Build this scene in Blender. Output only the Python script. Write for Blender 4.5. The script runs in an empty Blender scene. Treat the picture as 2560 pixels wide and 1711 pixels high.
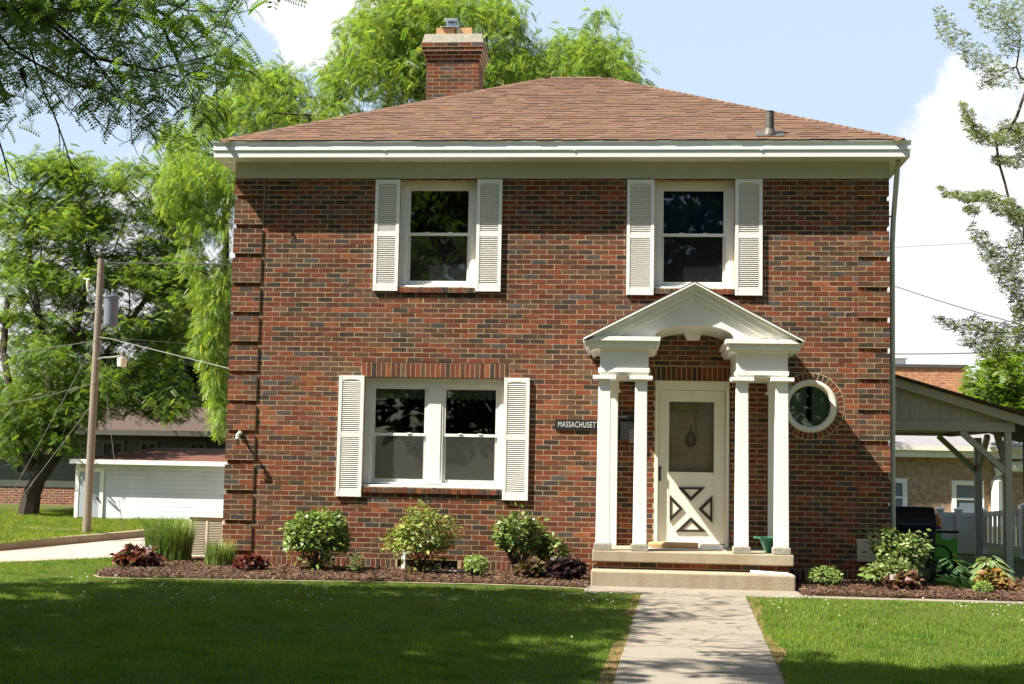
import bpy, math, random
import numpy as np
from mathutils import Vector, Matrix
random.seed(7); RS = np.random.RandomState(7)
S = bpy.context.scene
COL = S.collection
# ------------------------------------------------------------------ camera model (solved from the brick coursing)
F_PX = 3400.0
CAM = np.array([5.7094, -18.8148, 1.5989]); YAW, PIT, ROL = .0894, .0884, .019
def cam_rot():
    cy, sy, cp, sp, cr, sr = math.cos(YAW), math.sin(YAW), math.cos(PIT), math.sin(PIT), math.cos(ROL), math.sin(ROL)
    f = np.array([-sy*cp, cy*cp, sp]); r = np.array([cy, sy, 0]); u = np.cross(r, f)
    return np.array([r*cr+u*sr, -r*sr+u*cr, f])
RC = cam_rot()
def ray(u, v): return RC.T @ np.array([(u-1280)/F_PX, -(v-855.5)/F_PX, 1.0])
def onY(u, v, y=0.):
    d = ray(u, v); return CAM + d*((y-CAM[1])/d[1])
def onZ(u, v, z=0.):
    d = ray(u, v); return CAM + d*((z-CAM[2])/d[2])
def projn(P):
    c = (np.asarray(P, float)-CAM) @ RC.T
    return 1280+F_PX*c[..., 0]/c[..., 2], 855.5-F_PX*c[..., 1]/c[..., 2], c[..., 2]
def rg(x0, y0, s): return lambda a, b: (x0+a/s, y0+b/s)
G = 0.07            # level of the front lawn
SUN = np.array([2.1, 1.0, -2.85])
# ------------------------------------------------------------------ materials
def new_mat(name):
    m = bpy.data.materials.new(name); m.use_nodes = True
    nt = m.node_tree; nt.nodes.clear()
    out = nt.nodes.new('ShaderNodeOutputMaterial')
    return m, nt, out
def N(nt, t, **kw):
    n = nt.nodes.new(t)
    for k, v in kw.items():
        if k.startswith('i_'):
            key = k[2:]; key = int(key) if key.isdigit() else key.replace('_', ' ')
            n.inputs[key].default_value = v
        else: setattr(n, k, v)
    return n
def math_n(nt, op, a, b=None, c=None, clamp=False):
    n = nt.nodes.new('ShaderNodeMath'); n.operation = op; n.use_clamp = clamp
    for i, v in enumerate((a, b, c)):
        if v is None: continue
        if isinstance(v, (int, float)): n.inputs[i].default_value = v
        else: nt.links.new(v, n.inputs[i])
    return n.outputs[0]
def mixc(nt, fac, a, b, blend='MIX'):
    n = nt.nodes.new('ShaderNodeMix'); n.data_type = 'RGBA'; n.blend_type = blend
    for i, v in ((0, fac), (6, a), (7, b)):
        if isinstance(v, (int, float)): n.inputs[i].default_value = v
        elif isinstance(v, tuple): n.inputs[i].default_value = (*v[:3], 1)
        else: nt.links.new(v, n.inputs[i])
    return n.outputs[2]
def paint(name, col, rough=.5, var=.12, scale=3., bump=.0, bscale=60., spec=.4, col2=None, streak=False, attr=False, metal=0., drift=0., crack=0.):
    """a real-world surface: base colour, cloudy variation, fine grain"""
    m, nt, out = new_mat(name); L = nt.links.new
    tc = N(nt, 'ShaderNodeTexCoord'); mp = N(nt, 'ShaderNodeMapping')
    L(tc.outputs['Object'], mp.inputs[0])
    if streak: mp.inputs['Scale'].default_value = (1, 1, .12)
    n1 = N(nt, 'ShaderNodeTexNoise', i_Scale=scale, i_Detail=6., i_Roughness=.6); L(mp.outputs[0], n1.inputs['Vector'])
    n2 = N(nt, 'ShaderNodeTexNoise', i_Scale=bscale, i_Detail=3.); L(tc.outputs['Object'], n2.inputs['Vector'])
    v = math_n(nt, 'ADD', math_n(nt, 'MULTIPLY', n1.outputs[0], .7), math_n(nt, 'MULTIPLY', n2.outputs[0], .3))
    ramp = N(nt, 'ShaderNodeMapRange', i_1=.3, i_2=.7, i_3=1-var, i_4=1+var); L(v, ramp.inputs[0])
    fac = ramp.outputs[0]
    if crack:
        dn_ = N(nt, 'ShaderNodeTexNoise', i_Scale=3., i_Detail=5.); L(tc.outputs['Object'], dn_.inputs['Vector']); dm = N(nt, 'ShaderNodeVectorMath', operation='MULTIPLY_ADD'); L(dn_.outputs[1], dm.inputs[0]); dm.inputs[1].default_value = (.35, .35, 0); L(tc.outputs['Object'], dm.inputs[2])
        vo = N(nt, 'ShaderNodeTexVoronoi', feature='DISTANCE_TO_EDGE', i_Scale=crack); L(dm.outputs[0], vo.inputs['Vector']); ck = N(nt, 'ShaderNodeMapRange', i_1=.0, i_2=.006, i_3=.45, i_4=1.); L(vo.outputs['Distance'], ck.inputs[0]); fac = math_n(nt, 'MULTIPLY', fac, ck.outputs[0])
    if drift:
        n3 = N(nt, 'ShaderNodeTexNoise', i_Scale=.55, i_Detail=4.); L(tc.outputs['Object'], n3.inputs['Vector']); dr = N(nt, 'ShaderNodeMapRange', i_1=.3, i_2=.7, i_3=1-drift, i_4=1+drift); L(n3.outputs[0], dr.inputs[0]); fac = math_n(nt, 'MULTIPLY', fac, dr.outputs[0])
    if attr:
        a = N(nt, 'ShaderNodeAttribute', attribute_name='col'); base = a.outputs[0]
    else: base = (*col, 1)
    if col2:
        f = N(nt, 'ShaderNodeMapRange', i_1=.48, i_2=.66); L(n1.outputs[0], f.inputs[0])
        base = mixc(nt, f.outputs[0], base, col2)
    vm = N(nt, 'ShaderNodeVectorMath', operation='SCALE')
    if isinstance(base, tuple): vm.inputs[0].default_value = base[:3]
    else: L(base, vm.inputs[0])
    L(fac, vm.inputs['Scale'])
    p = N(nt, 'ShaderNodeBsdfPrincipled', i_Roughness=rough, i_Metallic=metal); p.inputs['Specular IOR Level'].default_value = spec
    L(vm.outputs[0], p.inputs['Base Color'])
    if bump:
        b = N(nt, 'ShaderNodeBump', i_Strength=bump, i_Distance=.01); L(n2.outputs[0], b.inputs['Height']); L(b.outputs[0], p.inputs['Normal'])
    L(p.outputs[0], out.inputs[0])
    return m
def leaf_mat(name, trans=.45, tcol=(1.25, 1.2, .35), rough=.45, spec=.35):
    m, nt, out = new_mat(name); L = nt.links.new
    a = N(nt, 'ShaderNodeAttribute', attribute_name='col')
    p = N(nt, 'ShaderNodeBsdfPrincipled', i_Roughness=rough); p.inputs['Specular IOR Level'].default_value = spec
    L(a.outputs[0], p.inputs['Base Color'])
    t = N(nt, 'ShaderNodeBsdfTranslucent'); L(mixc(nt, 1., a.outputs[0], tcol, 'MULTIPLY'), t.inputs[0])
    mx = N(nt, 'ShaderNodeMixShader', i_0=trans); L(p.outputs[0], mx.inputs[1]); L(t.outputs[0], mx.inputs[2]); L(mx.outputs[0], out.inputs[0])
    return m
def brick_mat(name, c1, c2, mortar, bw=.2159, bh=.0699, ms=.011, rough=.88):
    m, nt, out = new_mat(name); L = nt.links.new
    tc = N(nt, 'ShaderNodeTexCoord'); sp = N(nt, 'ShaderNodeSeparateXYZ'); L(tc.outputs['Object'], sp.inputs[0])
    cb = N(nt, 'ShaderNodeCombineXYZ'); L(math_n(nt, 'ADD', sp.outputs[0], sp.outputs[1]), cb.inputs[0]); L(sp.outputs[2], cb.inputs[1])
    b = N(nt, 'ShaderNodeTexBrick', i_Scale=1., i_Mortar_Size=ms/2, i_Bias=.0, i_Brick_Width=bw, i_Row_Height=bh, i_Mortar_Smooth=.15)
    b.inputs['Color1'].default_value = (*c1, 1); b.inputs['Color2'].default_value = (*c2, 1); b.inputs['Mortar'].default_value = (*mortar, 1)
    L(cb.outputs[0], b.inputs[0])
    n = N(nt, 'ShaderNodeTexNoise', i_Scale=8., i_Detail=6.); L(tc.outputs['Object'], n.inputs['Vector'])
    r = N(nt, 'ShaderNodeMapRange', i_1=.3, i_2=.7, i_3=.7, i_4=1.3); L(n.outputs[0], r.inputs[0])
    vm = N(nt, 'ShaderNodeVectorMath', operation='SCALE'); L(b.outputs[0], vm.inputs[0]); L(r.outputs[0], vm.inputs['Scale'])
    p = N(nt, 'ShaderNodeBsdfPrincipled', i_Roughness=rough); L(vm.outputs[0], p.inputs['Base Color'])
    bp = N(nt, 'ShaderNodeBump', i_Strength=.6, i_Distance=.008, invert=True); L(b.outputs[1], bp.inputs['Height']); L(bp.outputs[0], p.inputs['Normal'])
    L(p.outputs[0], out.inputs[0]); return m
def glass_mat(name, tint=(.9, .95, .93), ior=1.5, k=2.3):
    m, nt, out = new_mat(name); L = nt.links.new
    fr = N(nt, 'ShaderNodeFresnel', i_IOR=ior)
    n = N(nt, 'ShaderNodeTexNoise', i_Scale=1.3, i_Detail=1.); tc = N(nt, 'ShaderNodeTexCoord'); L(tc.outputs['Object'], n.inputs['Vector'])
    bp = N(nt, 'ShaderNodeBump', i_Strength=.08, i_Distance=.05); L(n.outputs[0], bp.inputs['Height'])
    t = N(nt, 'ShaderNodeBsdfTransparent'); t.inputs[0].default_value = (*tint, 1)
    g = N(nt, 'ShaderNodeBsdfGlossy', i_Roughness=.015); L(bp.outputs[0], g.inputs['Normal'])
    f2 = math_n(nt, 'MULTIPLY', fr.outputs[0], k, clamp=True)
    mx = N(nt, 'ShaderNodeMixShader'); L(f2, mx.inputs[0]); L(t.outputs[0], mx.inputs[1]); L(g.outputs[0], mx.inputs[2]); L(mx.outputs[0], out.inputs[0])
    return m
def screen_mat(name, col, a):
    m, nt, out = new_mat(name); L = nt.links.new
    d = N(nt, 'ShaderNodeBsdfDiffuse'); d.inputs[0].default_value = (*col, 1); t = N(nt, 'ShaderNodeBsdfTransparent')
    mx = N(nt, 'ShaderNodeMixShader', i_0=a); L(t.outputs[0], mx.inputs[1]); L(d.outputs[0], mx.inputs[2]); L(mx.outputs[0], out.inputs[0]); return m
def ground_mat(name, ca, cb_, cc, s1=.6, s2=30., bump=.6):
    m, nt, out = new_mat(name); L = nt.links.new
    tc = N(nt, 'ShaderNodeTexCoord')
    n1 = N(nt, 'ShaderNodeTexNoise', i_Scale=s1, i_Detail=8., i_Roughness=.65); L(tc.outputs['Object'], n1.inputs['Vector'])
    n2 = N(nt, 'ShaderNodeTexNoise', i_Scale=s2, i_Detail=4.); L(tc.outputs['Object'], n2.inputs['Vector'])
    f1 = N(nt, 'ShaderNodeMapRange', i_1=.35, i_2=.65); L(n1.outputs[0], f1.inputs[0])
    f2 = N(nt, 'ShaderNodeMapRange', i_1=.4, i_2=.7); L(n2.outputs[0], f2.inputs[0])
    c = mixc(nt, f2.outputs[0], mixc(nt, f1.outputs[0], ca, cb_), cc)
    p = N(nt, 'ShaderNodeBsdfPrincipled', i_Roughness=.95); p.inputs['Specular IOR Level'].default_value = .15
    L(c, p.inputs['Base Color']); bp = N(nt, 'ShaderNodeBump', i_Strength=bump, i_Distance=.03); L(n2.outputs[0], bp.inputs['Height']); L(bp.outputs[0], p.inputs['Normal'])
    L(p.outputs[0], out.inputs[0]); return m
def siding_mat(name, col, pitch=.1, dark=.45, rough=.5, vertical=False):
    m, nt, out = new_mat(name); L = nt.links.new
    tc = N(nt, 'ShaderNodeTexCoord'); sp = N(nt, 'ShaderNodeSeparateXYZ'); L(tc.outputs['Object'], sp.inputs[0])
    z = math_n(nt, 'FRACT', math_n(nt, 'DIVIDE', sp.outputs[0] if vertical else sp.outputs[2], pitch))
    n = N(nt, 'ShaderNodeTexNoise', i_Scale=1.5, i_Detail=5.); L(tc.outputs['Object'], n.inputs['Vector'])
    r = N(nt, 'ShaderNodeMapRange', i_1=.3, i_2=.7, i_3=.88, i_4=1.08); L(n.outputs[0], r.inputs[0])
    e = N(nt, 'ShaderNodeMapRange', i_1=0., i_2=.1, i_3=dark, i_4=1.); L(z, e.inputs[0])
    vm = N(nt, 'ShaderNodeVectorMath', operation='SCALE'); vm.inputs[0].default_value = col; L(math_n(nt, 'MULTIPLY', r.outputs[0], e.outputs[0]), vm.inputs['Scale'])
    p = N(nt, 'ShaderNodeBsdfPrincipled', i_Roughness=rough); L(vm.outputs[0], p.inputs['Base Color'])
    bp = N(nt, 'ShaderNodeBump', i_Strength=.5, i_Distance=.02, invert=not vertical); L(z, bp.inputs['Height'])
    if not vertical: L(bp.outputs[0], p.inputs['Normal'])
    L(p.outputs[0], out.inputs[0]); return m
MT = dict(
    brick=paint('brick_clay', (.2, .06, .03), .88, .30, 14., .5, 160., .25, attr=True, drift=.22),
    mortar=paint('mortar', (.42, .32, .19), .95, .2, 9., .4, 200., .15),
    white=paint('white_paint', (.80, .79, .74), .42, .10, 1.3, .08, 70., .4, streak=True),
    vinyl=paint('white_vinyl', (.80, .80, .76), .3, .03, 2.),
    oldwhite=paint('weathered_cream_paint', (.74, .705, .60), .5, .08, 4., .12, 60., streak=True),
    beige=paint('beige_trim_paint', (.49, .48, .38), .5, .06, 1.5),
    sage=paint('sage_trim_paint', (.44, .44, .35), .55, .08, 2.),
    alu=paint('white_aluminium', (.74, .75, .73), .28, .05, 1.2, 0, 60., .6, streak=False),
    shingle=paint('roof_shingle', (.2, .1, .07), .95, .22, 25., .6, 220., .15, attr=True),
    concrete=paint('concrete', (.35, .295, .205), .9, .28, 2.6, .5, 60., .2, col2=(.25, .20, .13), streak=True),
    walk=paint('walk_concrete', (.265, .230, .18), .92, .24, 1.1, .4, 160., .2, col2=(.18, .158, .125), crack=.42),
    road=paint('drive_concrete', (.36, .32, .265), .92, .08, .5, .2, 60., .2, col2=(.26, .23, .19), crack=.22),
    black=paint('black_plastic', (.012, .012, .013), .55, .2, 5.),
    blacktrim=paint('black_trim', (.03, .024, .02), .4, .2, 5.),
    iron=paint('grey_vent_metal', (.10, .09, .08), .55, .35, 12., .3, 80., .4, metal=.3),
    chrome=paint('steel_cap', (.55, .57, .6), .3, .2, 9., 0, 40., .5, metal=.8),
    flue=paint('clay_flue', (.52, .30, .14), .8, .15, 8., .2),
    glass=glass_mat('window_glass'), dglass=glass_mat('storm_glass', (.82, .83, .76), 1.3, 1.),
    screen=screen_mat('insect_screen', (.17, .17, .16), .13), screen2=screen_mat('shaded_screen', (.12, .12, .12), .06),  # second screen: copy with the eave shade put into its colour
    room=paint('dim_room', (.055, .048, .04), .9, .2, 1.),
    curtain=paint('pale_curtain', (.46, .46, .40), .9, .1, 3.), navy=paint('navy_blind', (.03, .05, .13), .9, .2, 2.),
    bark=paint('bark', (.055, .045, .036), .95, .35, 9., .9, 60., .15), bark2=paint('pale_bark', (.13, .10, .075), .95, .35, 9., .9, 60., .15),
    leaf=leaf_mat('leaf', .5), leafd=leaf_mat('shade_leaf', .45), leafs=leaf_mat('shrub_leaf', .3, (1.2, 1.15, .4), .4, .3),
    grass=leaf_mat('grass_blade', .45, (1.15, 1.2, .3), .7, .08),
    lawn=ground_mat('lawn_soil', (.055, .080, .014), (.072, .098, .018), (.085, .080, .024)),
    mulch=ground_mat('mulch_bark', (.075, .042, .025), (.115, .066, .038), (.040, .023, .014), 3., 60., 1.),
    chip=paint('mulch_chip', (.1, .05, .03), .9, .3, 20., attr=True),
    dirt=ground_mat('dry_soil', (.20, .13, .06), (.28, .18, .08), (.12, .075, .035), 3., 50., .8),
    green=paint('green_plastic', (.055, .22, .14), .35, .06, 3.),
    pole=paint('weathered_pole', (.24, .205, .165), .9, .3, 6., .6, 50., .15, streak=True),
    transformer=paint('grey_blue_steel', (.14, .17, .20), .4, .1, 3.),
    wire=paint('aluminium_wire', (.20, .20, .18), .5, .1), darkwire=paint('dark_wire', (.06, .06, .06), .6, .1),
    siding=siding_mat('white_siding', (.62, .66, .70)), gsiding=siding_mat('green_siding', (.060, .068, .050), .12),  # green siding: tree and eave shade put into its dark colour
    tin=siding_mat('sage_vertical_board', (.42, .42, .33), .15, .6, vertical=True),
    groof=paint('red_shingles', (.125, .046, .028), .95, .25, 12., .6, 90., col2=(.095, .035, .022)), oliv=paint('olive_trim', (.10, .10, .078), .6),
    droof=paint('grey_brown_shingles', (.072, .047, .036), .95, .2, 9., .5, 90.),
    greyroof=paint('grey_shingles', (.22, .21, .22), .95, .2, 9., .5, 90.),
    bluegrey=paint('blue_grey_door_paint', (.36, .40, .43), .5, .05),
    tanbrick=brick_mat('tan_brick', (.43, .285, .185), (.34, .225, .145), (.45, .34, .25), .22, .075, .010),
    orangebrick=brick_mat('orange_brick', (.48, .215, .10), (.36, .15, .075), (.50, .33, .2), .30, .10, .016),
    sidebrick=brick_mat('red_brick', (.21, .06, .034), (.12, .06, .042), (.46, .35, .22)),
    acbeige=paint('beige_steel', (.62, .54, .40), .4, .06, 2.),
    orange=paint('orange_plastic', (.72, .26, .02), .4, .05), purple=paint('purple_plastic', (.10, .03, .22), .4, .05),
    lime=paint('lime_plastic', (.13, .48, .04), .4, .05), red=paint('red_plastic', (.5, .03, .03), .4, .05),
    mat=paint('tan_coir', (.50, .33, .16), .95, .15, 8., .5, 200.), paper=paint('paper', (.8, .78, .72), .8, .1, 20.),
    stone=paint('rough_stone', (.30, .28, .22), .95, .4, 25., .6, 120.), grille=paint('sheer', (.36, .41, .35), .9, .1, 4.),
    letter=paint('white_lettering', (.62, .62, .60), .6, .05), lamp=paint('frosted_lamp', (.78, .74, .60), .4, .05),
    wreath=paint('dried_wreath', (.14, .085, .03), .9, .4, 30., .8), innerdoor=paint('taupe_door_paint', (.48, .42, .32), .6, .05),
    bird=paint('dark_plumage', (.015, .014, .016), .7, .3, 20.), clover=paint('clover_white', (.72, .74, .62), .8, .1),
)
# ------------------------------------------------------------------ mesh helpers
class MB:
    def __init__(s): s.v = []; s.f = []; s.m = []; s.c = []
    def add(s, vs, fs, mi=0, col=(1, 1, 1)):
        o = len(s.v); s.v += [tuple(map(float, v)) for v in vs]
        for f in fs: s.f.append(tuple(i+o for i in f)); s.m.append(mi); s.c.append(col)
    def box(s, x0, x1, y0, y1, z0, z1, mi=0, col=(1, 1, 1)):
        s.add([(x0, y0, z0), (x1, y0, z0), (x1, y1, z0), (x0, y1, z0), (x0, y0, z1), (x1, y0, z1), (x1, y1, z1), (x0, y1, z1)],
              [(0, 3, 2, 1), (4, 5, 6, 7), (0, 1, 5, 4), (1, 2, 6, 5), (2, 3, 7, 6), (3, 0, 4, 7)], mi, col)
    def obox(s, c, ax, ay, az, mi=0, col=(1, 1, 1)):
        c, ax, ay, az = map(np.asarray, (c, ax, ay, az))
        s.add([c-ax-ay-az, c+ax-ay-az, c+ax+ay-az, c-ax+ay-az, c-ax-ay+az, c+ax-ay+az, c+ax+ay+az, c-ax+ay+az],
              [(0, 3, 2, 1), (4, 5, 6, 7), (0, 1, 5, 4), (1, 2, 6, 5), (2, 3, 7, 6), (3, 0, 4, 7)], mi, col)
    def beam(s, a, b, w, h, mi=0, up=(0, 0, 1)):
        a, b, up = map(lambda q: np.asarray(q, float), (a, b, up)); d = b-a; l = np.linalg.norm(d); d /= l
        x = np.cross(d, up); x /= np.linalg.norm(x); u = np.cross(x, d)
        s.obox((a+b)/2, d*l/2, x*w/2, u*h/2, mi)
    def prism(s, poly, y0, y1, mi=0, col=(1, 1, 1)):      # polygon in XZ extruded along Y
        n = len(poly); vs = [(x, y0, z) for x, z in poly]+[(x, y1, z) for x, z in poly]
        s.add(vs, [tuple(range(n)), tuple(range(2*n-1, n-1, -1))]+[(i, i+n, (i+1) % n+n, (i+1) % n) for i in range(n)], mi, col)
    def hprism(s, poly, z0, z1, mi=0):                    # polygon in XY extruded along Z
        n = len(poly); vs = [(x, y, z0) for x, y in poly]+[(x, y, z1) for x, y in poly]
        s.add(vs, [tuple(range(n-1, -1, -1)), tuple(range(n, 2*n))]+[(i, (i+1) % n, (i+1) % n+n, i+n) for i in range(n)], mi)
    def tube(s, pts, r, k=8, mi=0, cap=True):
        pts = [np.asarray(p, float) for p in pts]; n = len(pts); rr = r if hasattr(r, '__len__') else [r]*n; vs = []
        for i, p in enumerate(pts):
            d = pts[min(i+1, n-1)]-pts[max(i-1, 0)]; d /= (np.linalg.norm(d)+1e-9)
            a = np.cross(d, (0, 0, 1) if abs(d[2]) < .95 else (1, 0, 0)); a /= np.linalg.norm(a); b = np.cross(d, a)
            vs += [p+rr[i]*(math.cos(2*math.pi*j/k)*a+math.sin(2*math.pi*j/k)*b) for j in range(k)]
        fs = [(i*k+j, i*k+(j+1) % k, (i+1)*k+(j+1) % k, (i+1)*k+j) for i in range(n-1) for j in range(k)]
        if cap: fs += [tuple(range(k-1, -1, -1)), tuple(range((n-1)*k, n*k))]
        s.add(vs, fs, mi)
    def lathe(s, c, prof, k=20, mi=0):                    # prof: (radius, z)
        vs = [(c[0]+r*math.cos(2*math.pi*j/k), c[1]+r*math.sin(2*math.pi*j/k), c[2]+z) for r, z in prof for j in range(k)]; n = len(prof)
        s.add(vs, [(i*k+j, i*k+(j+1) % k, (i+1)*k+(j+1) % k, (i+1)*k+j) for i in range(n-1) for j in range(k)]+[tuple(range(k-1, -1, -1)), tuple(range((n-1)*k, n*k))], mi)
    def build(s, name, mats, parent=None, bevel=0, smooth=False, attr=False):
        me = bpy.data.meshes.new(name); o = bpy.data.objects.new(name, me); COL.objects.link(o)
        off = root_loc(parent)
        me.from_pydata([(v[0]-off[0], v[1]-off[1], v[2]-off[2]) for v in s.v], [], s.f)
        for m in (mats if isinstance(mats, (list, tuple)) else [mats]): me.materials.append(MT[m] if isinstance(m, str) else m)
        me.polygons.foreach_set('material_index', s.m)
        if attr:
            a = me.attributes.new('col', 'FLOAT_COLOR', 'FACE'); a.data.foreach_set('color', np.array([(*c[:3], 1) for c in s.c], np.float32).ravel())
        if smooth: me.polygons.foreach_set('use_smooth', [True]*len(s.f))
        me.update()
        if parent: o.parent = parent
        if bevel:
            b = o.modifiers.new('soft_edge', 'BEVEL'); b.width = bevel; b.segments = 2; b.limit_method = 'ANGLE'; b.angle_limit = math.radians(40)
        return o
def root_loc(p):
    l = np.zeros(3)
    while p is not None: l = l+np.array(p.location); p = p.parent
    return l
def tag(o, label=None, cat=None, group=None, kind=None):
    for k, v in (('label', label), ('category', cat), ('group', group), ('kind', kind)):
        if v: o[k] = v
    return o
def thing(name, label, cat, loc, group=None):
    o = bpy.data.objects.new(name, None); COL.objects.link(o); o.location = tuple(map(float, loc)); o.empty_display_size = .2
    return tag(o, label, cat, group)
def mass(name, verts, fsize, cols, mat, parent=None, smooth=False):
    """one mesh from an (F, fsize, 3) array of faces with a colour per face"""
    V = np.asarray(verts, np.float32); nf = V.shape[0]; V = (V-root_loc(parent).astype(np.float32)).reshape(-1, 3)
    me = bpy.data.meshes.new(name); me.vertices.add(len(V)); me.vertices.foreach_set('co', V.ravel())
    me.loops.add(nf*fsize); me.loops.foreach_set('vertex_index', np.arange(nf*fsize, dtype=np.int32))
    me.polygons.add(nf); me.polygons.foreach_set('loop_start', np.arange(nf, dtype=np.int32)*fsize)
    a = me.attributes.new('col', 'FLOAT_COLOR', 'FACE'); C4 = np.ones((nf, 4), np.float32); C4[:, :3] = cols; a.data.foreach_set('color', C4.ravel())
    me.materials.append(MT[mat]); me.update(calc_edges=True)
    o = bpy.data.objects.new(name, me); COL.objects.link(o)
    if parent: o.parent = parent
    return o
def frames(d, up):
    d = d/np.linalg.norm(d, axis=1, keepdims=True); s = np.cross(up, d); s /= (np.linalg.norm(s, axis=1, keepdims=True)+1e-9); n = np.cross(d, s)
    return np.stack([d, s, n], 2)          # columns
def spread(tmpl, pos, R, scale):
    """tmpl (F,K,3) placed at pos (M,3) with frames R (M,3,3) -> (M*F,K,3)"""
    T = tmpl.reshape(-1, 3); V = np.einsum('mij,kj->mki', R, T)*np.asarray(scale).reshape(-1, 1, 1)+pos[:, None, :]
    return V.reshape(-1, tmpl.shape[1], 3)
def frond(n=8, lw=.085, ll=.2, droop=.35):
    q = []
    for i in range(n):
        t = (i+.6)/n; p = np.array([t, 0, -droop*t*t]); l = ll*(1-.35*abs(t-.45))
        for sgn in (-1, 1):
            a = p; tip = p+np.array([.25*l, sgn*l, -.25*l]); m = (a+tip)/2; w = np.array([lw/2, 0, .01])
            q.append([a, m+w, tip, m-w])
    q.append([np.array([0, 0, .0]), np.array([.5, .008, -droop*.25]), np.array([1, 0, -droop]), np.array([.5, -.008, -droop*.25])])
    return np.array(q)
LEAF = np.array([[[0, 0, 0], [.5, -.3, .07], [1, 0, -.12], [.5, .3, .07]]])
LEAFN = np.array([[[0, 0, 0], [.45, -.13, .03], [1, 0, -.12], [.45, .13, .03]]])
def colvar(rs, n, base, lo=.7, hi=1.3, alt=None, pa=.2):
    c = np.tile(np.array(base), (n, 1))
    if alt is not None:
        k = rs.rand(n) < pa; c[k] = alt
    return c*(lo+(hi-lo)*rs.rand(n, 1))*(1+.12*(rs.rand(n, 3)-.5))
# ------------------------------------------------------------------ camera, sky, sun
cd = bpy.data.cameras.new('camera'); cam = bpy.data.objects.new('camera', cd); COL.objects.link(cam); S.camera = cam
cd.sensor_width = 36; cd.lens = F_PX/2560*36; cd.clip_start = .1; cd.clip_end = 3000
mw = Matrix([[*RC[0]], [*RC[1]], [*(-RC[2])]]).transposed().to_4x4(); mw.translation = Vector(CAM); cam.matrix_world = mw
S.view_settings.view_transform = 'Standard'; S.view_settings.look = 'None'; S.view_settings.exposure = 1.38; S.view_settings.gamma = 1
sl = bpy.data.lights.new('sun', 'SUN'); sl.energy = 5; sl.angle = math.radians(.53); sl.color = (1, .94, .84)
so = bpy.data.objects.new('sun', sl); COL.objects.link(so); so.rotation_euler = Vector(SUN).to_track_quat('-Z', 'Y').to_euler(); so.location = (-20, -10, 30)
W = bpy.data.worlds.new('World'); S.world = W; W.use_nodes = True; nt = W.node_tree; nt.nodes.clear()
wo = N(nt, 'ShaderNodeOutputWorld'); bg = N(nt, 'ShaderNodeBackground', i_Strength=.06)
sky = N(nt, 'ShaderNodeTexSky', sky_type='NISHITA', sun_disc=False, air_density=1.0, dust_density=1.5, ozone_density=1.)
el = math.atan2(-SUN[2], math.hypot(SUN[0], SUN[1])); sky.sun_elevation = el; sky.sun_rotation = math.atan2(-SUN[0], -SUN[1]) % (2*math.pi)
tc = N(nt, 'ShaderNodeTexCoord')
nz = N(nt, 'ShaderNodeTexNoise', i_Scale=17., i_Detail=9., i_Roughness=.62); nt.links.new(tc.outputs['Generated'], nz.inputs['Vector'])
nz2 = N(nt, 'ShaderNodeTexNoise', i_Scale=3.2, i_Detail=5.); nt.links.new(tc.outputs['Generated'], nz2.inputs['Vector'])
acc = None
for (u, v, rad) in ((2750, 800, 11), (2330, 720, 7.0), (3500, 600, 15), (800, 60, 2.6), (770, -20, 2.6), (880, -140, 4.0), (300, 980, 9.), (-500, 860, 11.), (640, 800, 5.), (-1500, 300, 12)):
    d = ray(u, v); d /= np.linalg.norm(d)
    vm = N(nt, 'ShaderNodeVectorMath', operation='DISTANCE'); nt.links.new(tc.outputs['Generated'], vm.inputs[0]); vm.inputs[1].default_value = tuple(d)
    r = math.radians(rad)
    e = math_n(nt, 'SUBTRACT', 1., math_n(nt, 'DIVIDE', vm.outputs['Value'], r))
    acc = e if acc is None else math_n(nt, 'MAXIMUM', acc, e)
cf = math_n(nt, 'ADD', acc, math_n(nt, 'MULTIPLY', math_n(nt, 'SUBTRACT', nz.outputs[0], .5), 1.5))
cm = N(nt, 'ShaderNodeMapRange', i_1=.0, i_2=.22, interpolation_type='SMOOTHSTEP'); nt.links.new(cf, cm.inputs[0])
cshade = N(nt, 'ShaderNodeMapRange', i_1=.35, i_2=.7, i_3=7.2, i_4=5.9); nt.links.new(nz2.outputs[0], cshade.inputs[0])
cc = N(nt, 'ShaderNodeCombineColor'); nt.links.new(cshade.outputs[0], cc.inputs[0]); nt.links.new(cshade.outputs[0], cc.inputs[1]); nt.links.new(math_n(nt, 'MULTIPLY', cshade.outputs[0], 1.03), cc.inputs[2])
sxyz = N(nt, 'ShaderNodeSeparateXYZ'); nt.links.new(tc.outputs['Generated'], sxyz.inputs[0])
hz = N(nt, 'ShaderNodeMapRange', i_1=.0, i_2=.6, i_3=.0, i_4=.85); nt.links.new(sxyz.outputs[1], hz.inputs[0])
pale = mixc(nt, hz.outputs[0], sky.outputs[0], (4.6, 5.65, 6.9))      # pale tint added to the far sky only, keeping the front fill low
nt.links.new(mixc(nt, cm.outputs[0], pale, cc.outputs[0]), bg.inputs[0]); nt.links.new(bg.outputs[0], wo.inputs[0])
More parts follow.
